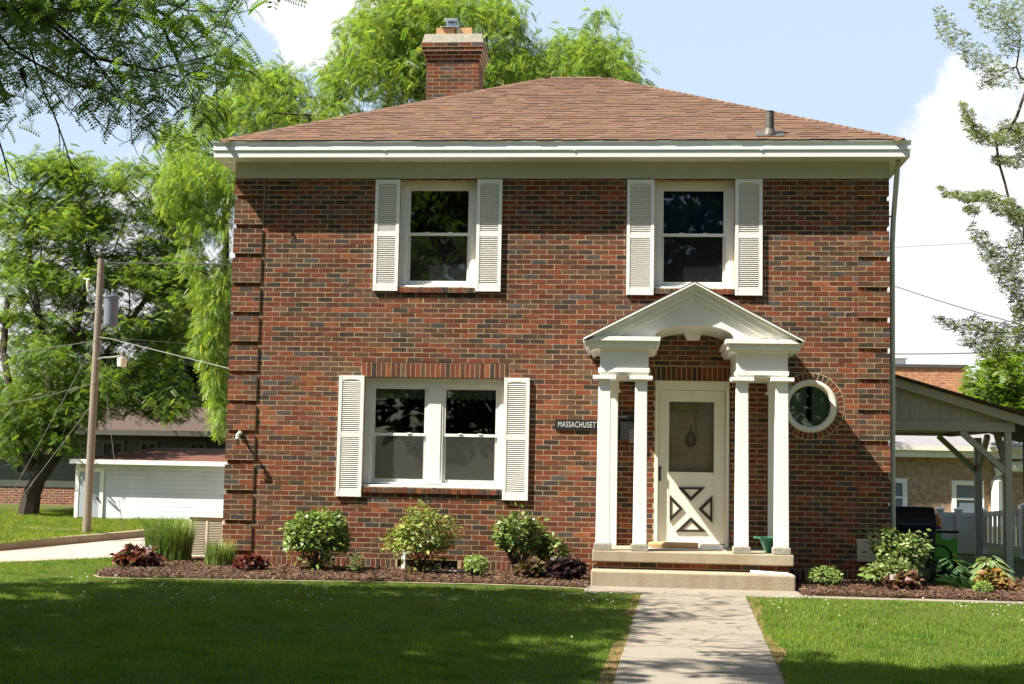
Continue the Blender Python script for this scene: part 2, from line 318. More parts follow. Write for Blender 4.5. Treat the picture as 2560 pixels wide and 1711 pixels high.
# ================================================================== THE HOUSE
r6 = rg(1420, 680, 3.666); r7 = rg(1460, 1040, 3.666); rb = rg(1440, 1300, 3.815); ov = rg(0, 0, 1/1.0912); r8 = rg(2060, 880, 2.614)
cUL = rg(900, 420, 4.6125); cUR = rg(1540, 420, 4.6125); cLD = rg(820, 880, 3.92)
WID, H, Z0 = 9.183, .0699, .25
FRZ = Z0+76.3*H; RIDGE_Y = 4.05; DEPTH = 8.1
house = thing('brick_house', 'two storey red brick house with white shutters, hip roof and a small columned porch', 'house', (WID/2, DEPTH/2, G))
PAL = [((.178, .050, .024), 26), ((.140, .042, .022), 24), ((.225, .070, .030), 6), ((.105, .052, .030), 24), ((.130, .072, .042), 9), ((.056, .040, .031), 15), ((.076, .065, .061), 5), ((.120, .048, .031), 12)]
PC = [c for c, w in PAL for _ in range(w)]
def bcol():
    c = random.choice(PC); k = random.uniform(.74, 1.24); return tuple(min(1, x*k*random.uniform(.95, 1.05)) for x in c)
def rect(c, tl, br, y=0.):
    a = onY(*c(*tl), y); b = onY(*c(*br), y); return a[0], b[0], b[2], a[2]       # x0 x1 z0 z1
# openings in the front wall
UL = (*rect(cUL, (455, 135), (1335, 1383))[:3], FRZ); UR = (*rect(cUR, (432, 135), (1368, 1398))[:3], FRZ)
LD = rect(cLD, (352, 243), (1722, 1350)); LINT = (onY(*cLD(331, 98))[0], onY(*cLD(1781, 110))[0], LD[3], onY(*cLD(1000, 104))[2])
DR = (onY(*r6(800, 1000))[0], onY(*r6(1480, 1000))[0], .50, onY(*r6(1150, 998))[2]); DLINT = (onY(*r6(760, 860))[0], onY(*r6(1560, 860))[0], DR[3], DR[3]+.20)
RW = onY(2026, 1016); RWR = .362
BW = (onY(993, 1400)[0], onY(1144, 1400)[0], .05, .25)
def sill_of(o, ex=.03, h=.078): return (o[0]-ex, o[1]+ex, o[2]-h, o[2])
SILL = [sill_of(UL), sill_of(UR), sill_of(LD)]
cut = [UL, UR, LD, LINT, DR, DLINT]+SILL
def holes(z0, z1):
    hs = [(a, b) for a, b, c, d in cut if min(z1, d)-max(z0, c) > .03]
    zm = max(abs(z0-RW[2]), abs(z1-RW[2]))
    if zm < .435: q = math.sqrt(.44**2-zm*zm); hs.append((RW[0]-q, RW[0]+q))
    return sorted(hs)
def spans(a, b, hs):
    out = []; x = a
    for p, q in hs:
        if p > x+.01: out.append((x, min(p, b)))
        x = max(x, q)
    if x < b-.01: out.append((x, b))
    return [s for s in out if s[1] > s[0]+.01]
wb = MB(); mo = MB(); J = .0115
def brick(x0, x1, z0, z1, y0=0., y1=.09, col=None):
    if x1-x0 < .02: return
    y0 += max(-.0016, min(.0004, random.gauss(-.0003, .0006))); a, b = random.gauss(0, .0012), random.gauss(0, .0012); c = col or bcol()
    wb.add([(x0, y0, z0+a), (x1, y0, z0+b), (x1, y1, z0+b), (x0, y1, z0+a), (x0, y0, z1+a), (x1, y0, z1+b), (x1, y1, z1+b), (x0, y1, z1+a)],
           [(0, 1, 5, 4), (1, 2, 6, 5), (3, 0, 4, 7), (4, 5, 6, 7), (0, 3, 2, 1)], 0, c)
BWID = .2159
for n in range(0, 77):
    z0 = Z0+n*H; z1 = min(z0+H-J, FRZ+.03); hs = holes(z0, z1); Q = .42
    for a, b in spans(Q, WID-Q, hs):
        mo.box(a, b, .0014, .24, z0-J, z1, 0)
        off = (n % 2)*BWID/2+.06
        k = math.floor((a-off)/BWID)
        while off+k*BWID < b:
            p, q = max(a+(J/2 if a > Q else J), off+k*BWID+J/2), min(b-J/2, off+(k+1)*BWID-J/2)
            brick(p+random.gauss(0, .0012), q+random.gauss(0, .0012), z0, z1); k += 1
    proud = -.022 if n % 6 else .010
    for side in (0, 1):
        e0, e1 = (0., Q) if side == 0 else (WID-Q, WID)
        ins = .025 if n % 6 == 0 else 0.
        if side == 0: e0 += ins
        else: e1 -= ins
        mo.box(e0+.004, e1-.004, proud+.0014, .24, z0-J, z1)
        js = [0, .5, 1] if n % 2 == side else [0, .25, .75, 1]
        for p, q in zip(js[:-1], js[1:]):
            brick(e0+(e1-e0)*p+(J/2 if p else 0), e0+(e1-e0)*q-(J/2 if q < 1 else (J/2 if side == 0 else 0)), z0, z1, proud, .22)
# base soldier course
mo.box(.02, BW[0], .0014, .24, -.2, Z0-J); mo.box(BW[1], WID-.02, .0014, .24, -.2, Z0-J)
x = .02
while x < WID-.06:
    if not (BW[0]-.03 < x+.03 < BW[1]+.03): brick(x, x+H-J, -.15, Z0-J)
    x += H
# soldier lintels, rowlock sills, ring of radial bricks
for L_ in (LINT, DLINT):
    nb = round((L_[1]-L_[0])/H); w = (L_[1]-L_[0])/nb; mo.box(L_[0], L_[1], .0014, .24, L_[2]+.002, L_[3])
    for i in range(nb): brick(L_[0]+i*w+J/2, L_[0]+(i+1)*w-J/2, L_[2], L_[3]-J)
for s_ in SILL:
    nb = round((s_[1]-s_[0])/(H*.97)); w = (s_[1]-s_[0])/nb; mo.box(s_[0], s_[1], -.026, .24, s_[2]+.004, s_[3]-.004)
    for i in range(nb):
        brick(s_[0]+i*w+J/2, s_[0]+(i+1)*w-J/2, s_[2], s_[3]-.006+random.gauss(0, .002), -.03, .12)
nb = 38
for i in range(nb):
    t0, t1 = 2*math.pi*(i+.09)/nb, 2*math.pi*(i+.91)/nb; ri, ro = RWR+.004, .450; y0 = -.006+random.gauss(0, .0008)
    P = [(RW[0]+r*math.cos(t), y, RW[2]+r*math.sin(t)) for y in (y0, .09) for r, t in ((ri, t0), (ro, t0), (ro, t1), (ri, t1))]
    wb.add(P, [(0, 1, 2, 3), (0, 4, 5, 1), (1, 5, 6, 2), (2, 6, 7, 3), (3, 7, 4, 0)], 0, bcol())
for i in range(76):                                     # mortar bed of the ring, as a real annulus
    t0, t1 = 2*math.pi*i/76, 2*math.pi*(i+1)/76
    P = [(RW[0]+r*math.cos(t), y, RW[2]+r*math.sin(t)) for y in (-.0042, .235) for r, t in ((RWR-.01, t0), (.462, t0), (.462, t1), (RWR-.01, t1))]
    mo.add(P, [(0, 1, 2, 3), (7, 6, 5, 4), (0, 4, 5, 1), (2, 6, 7, 3)])
# ring bed must not cover the field bricks: they sit proud of it
mo.box(BW[0], BW[1], .01, .24, -.2, .052); mo.box(.02, WID-.02, .02, .24, FRZ, FRZ+.3)
wall = wb.build('front_wall', 'brick', house, attr=True); mo.build('mortar', 'mortar', wall)
sw = MB()
for a, b in ((.02, .24), (WID-.24, WID-.02)): sw.box(a, b, .242, DEPTH, -.2, FRZ+.3)
sw.box(.242, WID-.242, DEPTH-.24, DEPTH-.001, -.2, FRZ+.3); sw.build('side_wall', 'sidebrick', house)
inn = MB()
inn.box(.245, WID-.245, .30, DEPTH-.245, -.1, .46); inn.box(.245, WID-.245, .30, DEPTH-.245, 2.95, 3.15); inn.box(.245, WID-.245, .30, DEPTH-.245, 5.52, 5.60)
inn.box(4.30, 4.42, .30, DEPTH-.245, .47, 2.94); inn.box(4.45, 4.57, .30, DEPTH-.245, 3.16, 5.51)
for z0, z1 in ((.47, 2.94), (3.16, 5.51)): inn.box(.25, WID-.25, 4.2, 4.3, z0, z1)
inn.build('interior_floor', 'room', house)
# ------------------------------------------------------------------ windows
def sash_frame(b, x0, x1, z0, z1, y0, y1, s, t, bt, mi=0):
    b.box(x0, x0+s, y0, y1, z0, z1, mi); b.box(x1-s, x1, y0, y1, z0, z1, mi)
    b.box(x0+s, x1-s, y0+.001, y1, z1-t, z1, mi); b.box(x0+s, x1-s, y0+.001, y1, z0, z0+bt, mi)
def window(o, units, side=.085, top=.085, sillh=.05, label=None):
    x0, x1, z0, z1 = o; Y = .125
    c = MB(); c.box(x0+.002, x0+side, Y, .24, z0+sillh, z1-.002); c.box(x1-side, x1-.002, Y, .24, z0+sillh, z1-.002)
    c.box(x0+side, x1-side, Y-.001, .24, z1-top, z1-.002)
    for u0, u1 in zip(units[:-1], units[1:]): c.box(u0[1], u1[0], Y+.002, .24, z0+sillh, z1-top)
    c.add([(x0+.002, .005, z0+.002), (x1-.002, .005, z0+.002), (x1-.002, .24, z0+.002), (x0+.002, .24, z0+.002), (x0+.002, .005, z0+.028), (x1-.002, .005, z0+.028), (x1-.002, .24, z0+sillh), (x0+.002, .24, z0+sillh)],
          [(0, 3, 2, 1), (4, 5, 6, 7), (0, 1, 5, 4), (1, 2, 6, 5), (2, 3, 7, 6), (3, 0, 4, 7)])
    w = c.build('window', 'vinyl', house, bevel=.004)
    if label: w['label'] = label
    for u0, u1, zm in units:
        a, b_ = z0+sillh, z1-top
        m = MB(); sash_frame(m, u0+.001, u1-.001, a, b_-.001, .137, .20, .028, .02, .02); m.build('frame', 'vinyl', w, bevel=.003)
        m = MB(); sash_frame(m, u0+.03, u1-.03, zm-.02, b_-.022, .148, .174, .032, .036, .040)
        for k in (.33, .67): m.box(u0+(u1-u0)*k-.03, u0+(u1-u0)*k+.03, .138, .149, zm+.012, zm+.028)
        m.build('upper_sash', 'vinyl', w, bevel=.003)
        m = MB(); sash_frame(m, u0+.03, u1-.03, a+.021, zm+.018, .176, .198, .04, .036, .045); m.build('lower_sash', 'vinyl', w, bevel=.003)
        m = MB(); m.box(u0+.06, u1-.06, .160, .163, zm+.018, b_-.056); m.build('pane', 'glass', w)
        m = MB(); m.box(u0+.068, u1-.068, .186, .189, a+.06, zm-.016); m.build('pane', 'glass', w)
        m = MB(); m.box(u0+.032, u1-.032, .153, .154, a+.024, zm-.022); m.build('insect_screen', 'screen' if len(units) > 1 else 'screen2', w)
zUL = onY(*cUL(900, 765), .15)[2]; zUR = onY(*cUR(900, 775), .15)[2]; zLD = onY(*cLD(1000, 815), .15)[2]
window(UL, [(UL[0]+.085, UL[1]-.085, zUL)]); window(UR, [(UR[0]+.085, UR[1]-.085, zUR)])
mx0, mx1 = onY(*cLD(983, 700), .115)[0], onY(*cLD(1105, 700), .115)[0]
window(LD, [(LD[0]+.085, mx0, zLD), (mx1, LD[1]-.085, zLD)], top=.10)
# round window: torus-like wooden ring, pane with a dark curtain gap behind
m = MB()
def ringsolid(b, c, prof, k=64, mi=0):                 # prof: closed list of (r, y)
    n = len(prof); vs = [(c[0]+r*math.cos(2*math.pi*j/k), y, c[2]+r*math.sin(2*math.pi*j/k)) for j in range(k) for r, y in prof]
    b.add(vs, [(j*n+i, j*n+(i+1) % n, ((j+1) % k)*n+(i+1) % n, ((j+1) % k)*n+i) for j in range(k) for i in range(n)], mi)
ringsolid(m, RW, [(RWR, .0), (RWR-.02, -.022), (RWR-.055, -.016), (RWR-.075, .02), (RWR-.085, .05), (RWR-.085, .2), (RWR, .2)])
rw = m.build('round_window', 'oldwhite', house, smooth=True)
def disc(c, r, y0, y1, k=48): return [(c[0]+r*math.cos(2*math.pi*j/k), c[2]+r*math.sin(2*math.pi*j/k)) for j in range(k)]
m = MB(); m.prism(disc(RW, RWR-.08, 0, 0), .075, .079); m.build('pane', 'glass', rw)
for sgn in (-1, 1):
    m = MB(); n = 24; vs = []; xa, xb = (RW[0]-.30, RW[0]-.035) if sgn < 0 else (RW[0]+.035, RW[0]+.30)
    for i in range(n+1):
        xx = xa+(xb-xa)*i/n; w = .012*math.sin(i*1.4); vs += [(xx, .16+w, RW[2]-.35), (xx, .16+w, RW[2]+.35)]
    m.add(vs, [(2*i, 2*i+2, 2*i+3, 2*i+1) for i in range(n)]); tag(m.build('window_curtain', 'grille'), 'greenish curtain '+('left' if sgn < 0 else 'right')+' of the dark gap behind the round window', 'curtain', 'curtains behind the round window')
# basement window
m = MB(); sash_frame(m, BW[0], BW[1], BW[2], BW[3]-.012, .09, .14, .03, .03, .03); bwf = m.build('basement_window', 'blacktrim', house)
m = MB(); m.box(BW[0]+.03, BW[1]-.03, .11, .113, .082, .206); m.build('pane', 'glass', bwf)
m = MB(); m.box(BW[0]-.02, BW[1]+.02, .24, .3, 0, .3); m.build('dark_backing', 'black', bwf)  # black sheet added in place of the unlit basement behind the pane
# ------------------------------------------------------------------ shutters
def shutter(c, tl, br, mid):
    x0, x1, z0, z1 = rect(c, tl, br, -.04); zm = onY(*c(*mid), -.04)[2]; b = MB(); y0, y1 = -.042, -.004; s = .045
    b.box(x0, x0+s, y0, y1, z0, z1); b.box(x1-s, x1, y0, y1, z0, z1)
    b.box(x0+s, x1-s, y0+.002, y1, z1-.055, z1); b.box(x0+s, x1-s, y0+.002, y1, z0, z0+.10); b.box(x0+s, x1-s, y0+.002, y1, zm-.032, zm+.032)
    w = x1-x0-2*s; cx = (x0+x1)/2                        # shallow arched head over the upper louvres
    arc = [(x0+s+w*t/10, z1-.055-.022*(1-(1-abs(t/5-1)**2))) for t in range(11)]
    b.prism([(x0+s, z1-.054)]+[(p, q) for p, q in arc][::1]+[(x1-s, z1-.054)], y0+.003, y1-.002)
    b.box(x0+s, x1-s, y1-.006, y1-.001, z0+.10, z1-.05)
    for a, e in ((z0+.10, zm-.032), (zm+.032, z1-.075)):
        n = max(6, round((e-a)/.0275)); st = (e-a)/n
        for i in range(n):
            zc = a+(i+.5)*st; b.obox((cx, y0+.017, zc), (w/2, 0, 0), (0, .013, .009), (0, -.0022, .0032))
    for zz in (z0+.07, zm, z1-.03):
        for xx in (x0+.022, x1-.022): b.box(xx-.006, xx+.006, y0-.003, y0, zz-.006, zz+.006)
    return b.build('shutter', 'white', house)
shutter(cUL, (182, 135), (430, 1418), (300, 762)); shutter(cUL, (1355, 132), (1618, 1425), (1490, 765))
shutter(cUR, (131, 135), (432, 1466), (280, 782)); shutter(cUR, (1378, 128), (1688, 1472), (1530, 782))
shutter(cLD, (110, 229), (322, 1420), (220, 812)); shutter(cLD, (1728, 253), (1956, 1458), (1840, 842))
# ------------------------------------------------------------------ eaves, frieze, gutter
EX0, EX1 = -.225, 9.402; SOF = 5.83; GT = 6.035
m = MB(); m.box(-.004, WID+.004, -.028, .30, FRZ, SOF-.003); m.box(-.004, .05, .31, DEPTH+.02, FRZ, SOF-.003); m.box(WID-.05, WID+.004, .31, DEPTH+.02, FRZ, SOF-.003); m.build('frieze_board', 'beige', house, bevel=.003)
m = MB(); m.box(EX0+.01, EX1-.01, -.335, DEPTH+.2, SOF-.012, SOF+.012)
for i in range(80): xx = EX0+.06+i*.12; m.box(xx, xx+.012, -.33, -.03, SOF-.02, SOF-.0125) if xx < EX1-.06 else None
for i in range(60):
    yy = .1+i*.12
    for a, b in ((EX0+.03, -.01), (WID+.01, EX1-.03)): m.box(a, b, yy, yy+.012, SOF-.02, SOF-.0125)
m.build('soffit', 'white', house)
m = MB(); m.box(EX0, EX1, -.355, -.336, SOF-.02, GT-.02); m.box(EX0, EX0+.02, -.335, DEPTH+.22, SOF-.02, GT-.02); m.box(EX1-.02, EX1, -.335, DEPTH+.22, SOF-.02, GT-.02)
m.build('fascia', 'alu', house, bevel=.004)
prof = [(-.3555, GT-.005), (-.3555, GT-.132), (-.366, GT-.132), (-.371, GT-.122), (-.371, GT-.100), (-.364, GT-.092), (-.360, GT-.070), (-.364, GT-.040), (-.380, GT-.015), (-.384, GT), (-.374, GT+.003), (-.374, GT-.012)]
m = MB(); xs = np.linspace(EX0-.005, EX1+.012, 60); n = len(prof); vs = []
for i, xx in enumerate(xs):
    wv = .004*math.sin(xx*2.1)+.003*math.sin(xx*5.3+1)
    for j, (y, z) in enumerate(prof): vs.append((xx, y+(wv*.5 if 5 <= j <= 9 else 0), z+(.5*wv if 5 <= j <= 9 else 0)))
fs = [(i*n+j, (i+1)*n+j, (i+1)*n+j+1, i*n+j+1) for i in range(len(xs)-1) for j in range(n-1)]
m.add(vs, fs+[tuple(range(n)), tuple((len(xs)-1)*n+j for j in range(n-1, -1, -1))]); gu = m.build('gutter', 'alu', house)
for xx in (2.2, 4.85, 7.4): m = MB(); m.box(xx, xx+.03, -.374, -.35, GT-.136, GT-.1325); m.build('gutter_strap', 'alu', gu)
# downspout on the right side of the house
dp = [(WID+.10, -.15, SOF-.03), (WID+.10, -.10, SOF-.10), (WID+.075, .09, FRZ-.55), (WID+.06, .10, FRZ-.9), (WID+.045, .10, .3), (WID+.06, -.02, .18)]
m = MB(); m.tube(dp, [.036]*6, 8); ds = m.build('downspout', 'sage', house)
for zz in (5.06, 3.0): m = MB(); m.box(WID-.03, WID+.09, .07, .085, zz, zz+.025); m.build('strap', 'sage', ds)
# ------------------------------------------------------------------ roof
ZR = 8.20; RX0, RX1 = 4.19, 5.16; EY0 = -.375; EYB = 2*RIDGE_Y-EY0; EZ = GT+.012
corner = {'fl': np.array([EX0+.08, EY0, EZ]), 'fr': np.array([EX1-.08, EY0, EZ]), 'bl': np.array([EX0+.08, EYB, EZ]), 'br': np.array([EX1-.08, EYB, EZ])}
ra, rb2 = np.array([RX0, RIDGE_Y, ZR]), np.array([RX1, RIDGE_Y, ZR])
m = MB(); vs = [corner['fl'], corner['fr'], corner['br'], corner['bl'], ra, rb2]
m.add([v-np.array([0, 0, .015]) for v in vs], [(0, 1, 5, 4), (1, 2, 5), (2, 3, 4, 5), (3, 0, 4), (3, 2, 1, 0)]); roof = m.build('roof', 'shingle', house, attr=True)
SH = [(.165, .098, .064), (.158, .093, .062), (.172, .104, .067), (.148, .088, .062), (.140, .086, .065), (.164, .094, .062), (.168, .101, .066)]
def shingles(A, B, C, D):
    """overlapping tabs from eave A-B to ridge D-C"""
    b = MB(); A, B, C, D = map(np.asarray, (A, B, C, D)); ux = (B-A)/np.linalg.norm(B-A); nrm = np.cross(ux, (D-A)); nrm /= np.linalg.norm(nrm)
    if nrm[2] < 0: nrm = -nrm
    us = np.cross(nrm, ux)
    if us[2] < 0: us = -us
    Ls = np.dot(D-A, us); rows = int(Ls/.128); e = Ls/rows; off = 0.
    for r in range(rows):
        s0, s1 = r*e-(.012 if r == 0 else 0), min((r+1.25)*e, Ls+.01); t = r*e/Ls
        l = np.dot(D-A, ux)*t; rr = np.dot(B-A, ux)+(np.dot(C-B, ux))*t; x = l-random.uniform(0, .15)
        last = None
        while x < rr:
            w = random.uniform(.10, .30); p, q = max(x, l), min(x+w, rr)
            th = random.choice((.004, .005, .009, .010)); c = random.choice(SH); k = random.uniform(.88, 1.1); c = tuple(v*k for v in c)
            if q-p > .01:
                o = A+ux*p+us*s0; d = ux*(q-p); u = us*(s1-s0); jit = us*random.uniform(-.006, .004)
                t1 = s1/Ls; l1, r1 = np.dot(D-A, ux)*t1, np.dot(B-A, ux)+np.dot(C-B, ux)*t1; pt, qt = min(max(p, l1), r1), max(min(q, r1), l1); o1, o2 = A+ux*pt+us*s1, A+ux*qt+us*s1
                b.add([o+jit, o+d+jit, o2, o1, o+jit+nrm*(th+.006), o+d+jit+nrm*(th+.006), o2+nrm*.003, o1+nrm*.003], [(4, 5, 6, 7), (0, 1, 5, 4), (1, 2, 6, 5), (3, 0, 4, 7)], 0, c)
            x += w
    return b
sh = shingles(corner['fl'], corner['fr'], rb2, ra); sh.build('shingles', 'shingle', roof, attr=True)
for a, b_ in (('bl', 'fl'), ('fr', 'br')): shingles(corner[a], corner[b_], ra if a == 'bl' else rb2, ra if a == 'bl' else rb2).build('shingles', 'shingle', roof, attr=True)
hb = MB()                                              # hip and ridge caps
def caps(P, Q):
    P, Q = np.asarray(P), np.asarray(Q); d = (Q-P)/np.linalg.norm(Q-P); s = np.cross(d, (0, 0, 1)); s /= np.linalg.norm(s); L = np.linalg.norm(Q-P); n = int(L/.14)
    for i in range(n):
        a = P+d*(i*L/n); c = a+d*(.2); k = random.uniform(.85, 1.15); col = tuple(v*k for v in random.choice(SH)); u = np.array([0, 0, 1.])
        hb.add([a-s*.13-u*.042, a+u*.022, a+s*.13-u*.042, c-s*.13-u*.050, c+u*.012, c+s*.13-u*.050, a-s*.13-u*.05, a+u*.014, a+s*.13-u*.05], [(0, 1, 4, 3), (1, 2, 5, 4), (0, 6, 7, 1), (1, 7, 8, 2)], 0, col)
caps(corner['fl'], ra); caps(corner['fr'], rb2); caps(ra, rb2); caps(corner['bl'], ra); caps(corner['br'], rb2); hb.build('hip_caps', 'shingle', roof, attr=True)
# plumbing vent with its flared boot, standing on the front slope
slope = (ZR-EZ)/(RIDGE_Y-EY0)
def on_roof(u, v):
    d = ray(u, v); t = (EZ+slope*(CAM[1]-EY0)-CAM[2])/(d[2]-slope*d[1]); return CAM+d*t
vp = on_roof(*ov(1763, 310)); vh = onY(*ov(1763, 256), vp[1])[2]-vp[2]
m = MB(); m.lathe(vp, [(.062, -.05), (.062, vh-.015), (.066, vh-.01), (.066, vh)], 20); vpo = m.build('vent_pipe', 'iron', house, smooth=False)
m = MB(); m.lathe(vp, [(.10, -.06), (.098, .0), (.08, .05), (.068, .085), (.068, .095)], 20); q = np.array([0, 1, slope])/math.hypot(1, slope); m.obox(vp+q*.02+np.array([0, 0, .018]), (.19, 0, 0), q*.16, (0, -.002, .004)); m.build('boot', 'iron', vpo)
# chimney: brick stack, corbelled head, concrete wash, two clay flues, steel cap
CX0, CX1, CY0, CY1 = 1.93, 2.885, 5.0, 5.72
cb = MB(); cm_ = MB()
def crs(z, n, ex):
    x0, x1, y0, y1 = CX0-ex, CX1+ex, CY0-ex, CY1+ex; cm_.box(x0+.002, x1-.002, y0+.002, y1-.002, z-J, z+H-J)
    for (p0, p1, axis, fixed) in ((x0, x1, 0, y0), (y0, y1, 1, x1), (y0, y1, 1, x0)):
        L = p1-p0; k = round(L/BWID); w = L/k; o = (n % 2)*w/2; i = -1
        while p0+o+i*w < p1-.01:
            a, b_ = max(p0, p0+o+i*w+J/2), min(p1, p0+o+(i+1)*w-J/2); c = bcol()
            if b_-a > .02:
                if axis == 0: cb.box(a, b_, y0, y0+.08, z, z+H-J, 0, c)
                elif fixed == x1: cb.box(x1-.08, x1+.0006, a+.001, b_, z, z+H-J, 0, c)
                else: cb.box(x0-.0006, x0+.08, a+.001, b_, z, z+H-J, 0, c)
            i += 1
zt = onY(1130, 110, CY0)[2]; nC = 30
for n in range(nC): crs(zt-(n+1)*H, n, (.095, .08, .05, .025)[n] if n < 4 else 0)
ch = cb.build('chimney', 'brick', house, attr=True); cm_.build('mortar', 'mortar', ch)
m = MB(); cx0, cx1, cy0, cy1 = CX0-.085, CX1+.085, CY0-.085, CY1+.085; zc = onY(1130, 86, CY0)[2]
m.add([(cx0, cy0, zt-.005), (cx1, cy0, zt-.005), (cx1, cy1, zt-.005), (cx0, cy1, zt-.005), (cx0+.04, cy0+.06, zc), (cx1-.04, cy0+.06, zc), (cx1-.04, cy1-.06, zc), (cx0+.04, cy1-.06, zc)], [(0, 3, 2, 1), (4, 5, 6, 7), (0, 1, 5, 4), (1, 2, 6, 5), (2, 3, 7, 6), (3, 0, 4, 7)]); m.build('chimney_cap', 'stone', ch, bevel=.01)
rc = rg(1060, 30, 13.07)
fl0 = [onY(*rc(x, 700), CY0+.14)[0] for x in (400, 990, 1195, 1570)]; zf = onY(*rc(800, 520), CY0+.14)[2]
for a, b_ in ((fl0[0], fl0[1]), (fl0[2], fl0[3])):
    m = MB(); y0, y1, t = CY0+.14, CY0+.50, .03
    m.box(a, a+t, y0, y1, zc-.02, zf); m.box(b_-t, b_, y0, y1, zc-.02, zf); m.box(a+t, b_-t, y0+.001, y0+t, zc-.02, zf-.001); m.box(a+t, b_-t, y1-t, y1-.001, zc-.02, zf-.001); m.build('flue', 'flue', ch, bevel=.006)
px = [onY(*rc(x, 400), CY0+.2)[0] for x in (580, 1165, 740, 1050, 695, 1085)]; pz = [onY(*rc(800, y), CY0+.2)[2] for y in (535, 490, 320, 240)]
m = MB(); m.box(px[0], px[1], CY0+.10, CY0+.56, zf+.002, zf+.012); m.box(px[2], px[3], CY0+.20, CY0+.46, zf+.012, pz[2]-.03)
for xx in (px[2]+.01, px[3]-.03): m.box(xx, xx+.02, CY0+.2, CY0+.22, pz[2]-.03, pz[2])
m.box(px[4], px[5], CY0+.16, CY0+.50, pz[2], pz[3]); m.build('flue_cover', 'chrome', ch, bevel=.006)
# ------------------------------------------------------------------ front door
DY = .05
m = MB(); x0, x1, z0, z1 = DR; xl, xr = onY(*r6(832, 1090), DY)[0], onY(*r6(1446, 1090), DY)[0]; zt_ = onY(*r6(1150, 1086), DY)[2]
m.box(x0+.002, xl, -.012, .2, z0, z1-.002); m.box(xr, x1-.002, -.012, .2, z0, z1-.002); m.box(xl, xr, -.011, .2, zt_, z1-.002); m.box(xl, xr, -.02, .2, z0-.01, z0+.035)
m.build('door_frame', 'oldwhite', house, bevel=.006)
gx0, gx1 = onY(*r7(778, 400), DY)[0], onY(*r7(1190, 400), DY)[0]; gz0, gz1 = onY(*r7(980, 516), DY)[2], onY(*r6(1130, 1192), DY)[2]
m = MB(); xl += .004; xr -= .004; zb = z0+.045; zt2 = zt_-.004
m.box(xl, gx0, DY, DY+.035, zb, zt2); m.box(gx1, xr, DY, DY+.035, zb, zt2); m.box(gx0, gx1, DY+.0005, DY+.035, gz1, zt2); m.box(gx0, gx1, DY+.0005, DY+.035, zb, gz0)
door = m.build('storm_door', 'oldwhite', house, bevel=.004)
m = MB(); m.box(gx0, gx1, DY+.014, DY+.018, gz0, gz1); m.build('glass', 'dglass', door)
def tri(ps, y): return [tuple(onY(*r7(*p), y)[[0, 2]]) for p in ps]
for ps in (((860, 655), (1110, 655), (980, 782)), ((785, 722), (908, 850), (785, 972)), ((1176, 733), (1176, 982), (1048, 855)), ((980, 928), (1122, 1063), (838, 1063))):
    t = tri(ps, DY-.01); cx, cz = sum(p[0] for p in t)/3, sum(p[1] for p in t)/3; t2 = [(cx+(p[0]-cx)*.56, cz+(p[1]-cz)*.56) for p in t]
    m = MB()
    for i in range(3):
        j = (i+1) % 3; m.prism([t[i], t[j], t2[j], t2[i]], DY-.022, DY-.0005)
    fr_ = m.build('triangle_moulding', 'blacktrim', door)
    m = MB(); m.prism([(cx+(p[0]-cx)*.57, cz+(p[1]-cz)*.57) for p in t], DY-.012, DY-.001); m.build('triangle_panel', 'oldwhite', fr_)
hp = onY(*r7(697, 530), DY-.03)
m = MB(); m.box(hp[0]-.014, hp[0]+.014, DY-.012, DY-.0005, hp[2]-.10, hp[2]+.10); m.tube([(hp[0]+.004, DY-.012, hp[2]-.07), (hp[0]+.004, DY-.05, hp[2]-.05), (hp[0]+.004, DY-.05, hp[2]+.05), (hp[0]+.004, DY-.012, hp[2]+.07)], .008, 8); m.box(hp[0]-.012, hp[0]+.02, DY-.03, DY-.01, hp[2]+.075, hp[2]+.092); m.build('handle', 'black', door, bevel=.003)
m = MB(); m.box(xl-.02, xr+.02, .185, .225, z0, z1); ax = (xl+xr)/2
for sx in (-1, 1):
    for a, b_ in ((.12, .62), (.72, 1.28), (1.38, 1.86)):
        xa, xb = (ax-.38, ax-.05) if sx < 0 else (ax+.05, ax+.38)
        m.box(xa, xb, .172, .186, z0+a, z0+b_)
m.build('inner_door', 'innerdoor', house, bevel=.01)
# ------------------------------------------------------------------ portico
YS, YC, YE, YK = -1.25, -1.22, -1.235, -1.37
p = MB(); z0p = onY(*r7(1000, 1240), YS)[2]; slab_top = .503; slab_bot = .362
sx0, sx1 = onY(*r7(75, 1250), YS)[0], onY(*r7(1926, 1320), YS)[0]
p.box(sx0, sx1, YS, -.003, slab_bot, slab_top); portico = p.build('porch_slab', 'concrete', house, bevel=.014)
m = MB(); kx0, kx1 = sx0+.06, sx1-.06; m.box(kx0, kx1, YS+.07, -.003, G-.1, slab_bot-.001); ris = m.build('riser', 'mortar', portico)
ris2 = MB()
for n in range(-1, 5):
    zz = G+.02+n*H; i = -1; off = (n % 2)*BWID/2
    while kx0+off+i*BWID < kx1:
        a, b_ = max(kx0, kx0+off+i*BWID+J/2), min(kx1, kx0+off+(i+1)*BWID-J/2)
        if b_-a > .03 and zz+H-J < slab_bot: ris2.box(a, b_, YS+.063, YS+.12, zz, zz+H-J, 0, tuple(v*.8 for v in bcol()))
        i += 1
    if zz+H-J < slab_bot:
        ris2.box(kx1-.06, kx1+.006, YS+.125, -.005, zz, zz+H-J, 0, bcol()); ris2.box(kx0-.006, kx0+.06, YS+.125, -.005, zz, zz+H-J, 0, bcol())
ris2.build('riser_bricks', 'brick', portico, attr=True)
m = MB(); tx0, tx1 = onY(*rb(140, 560), -1.56)[0], onY(*rb(2098, 610), -1.56)[0]; st = onY(*rb(1100, 508), -1.56)[2]
m.box(tx0, tx1, -1.56, YS+.055, G-.15, st); m.build('porch_step', 'concrete', house, bevel=.02)
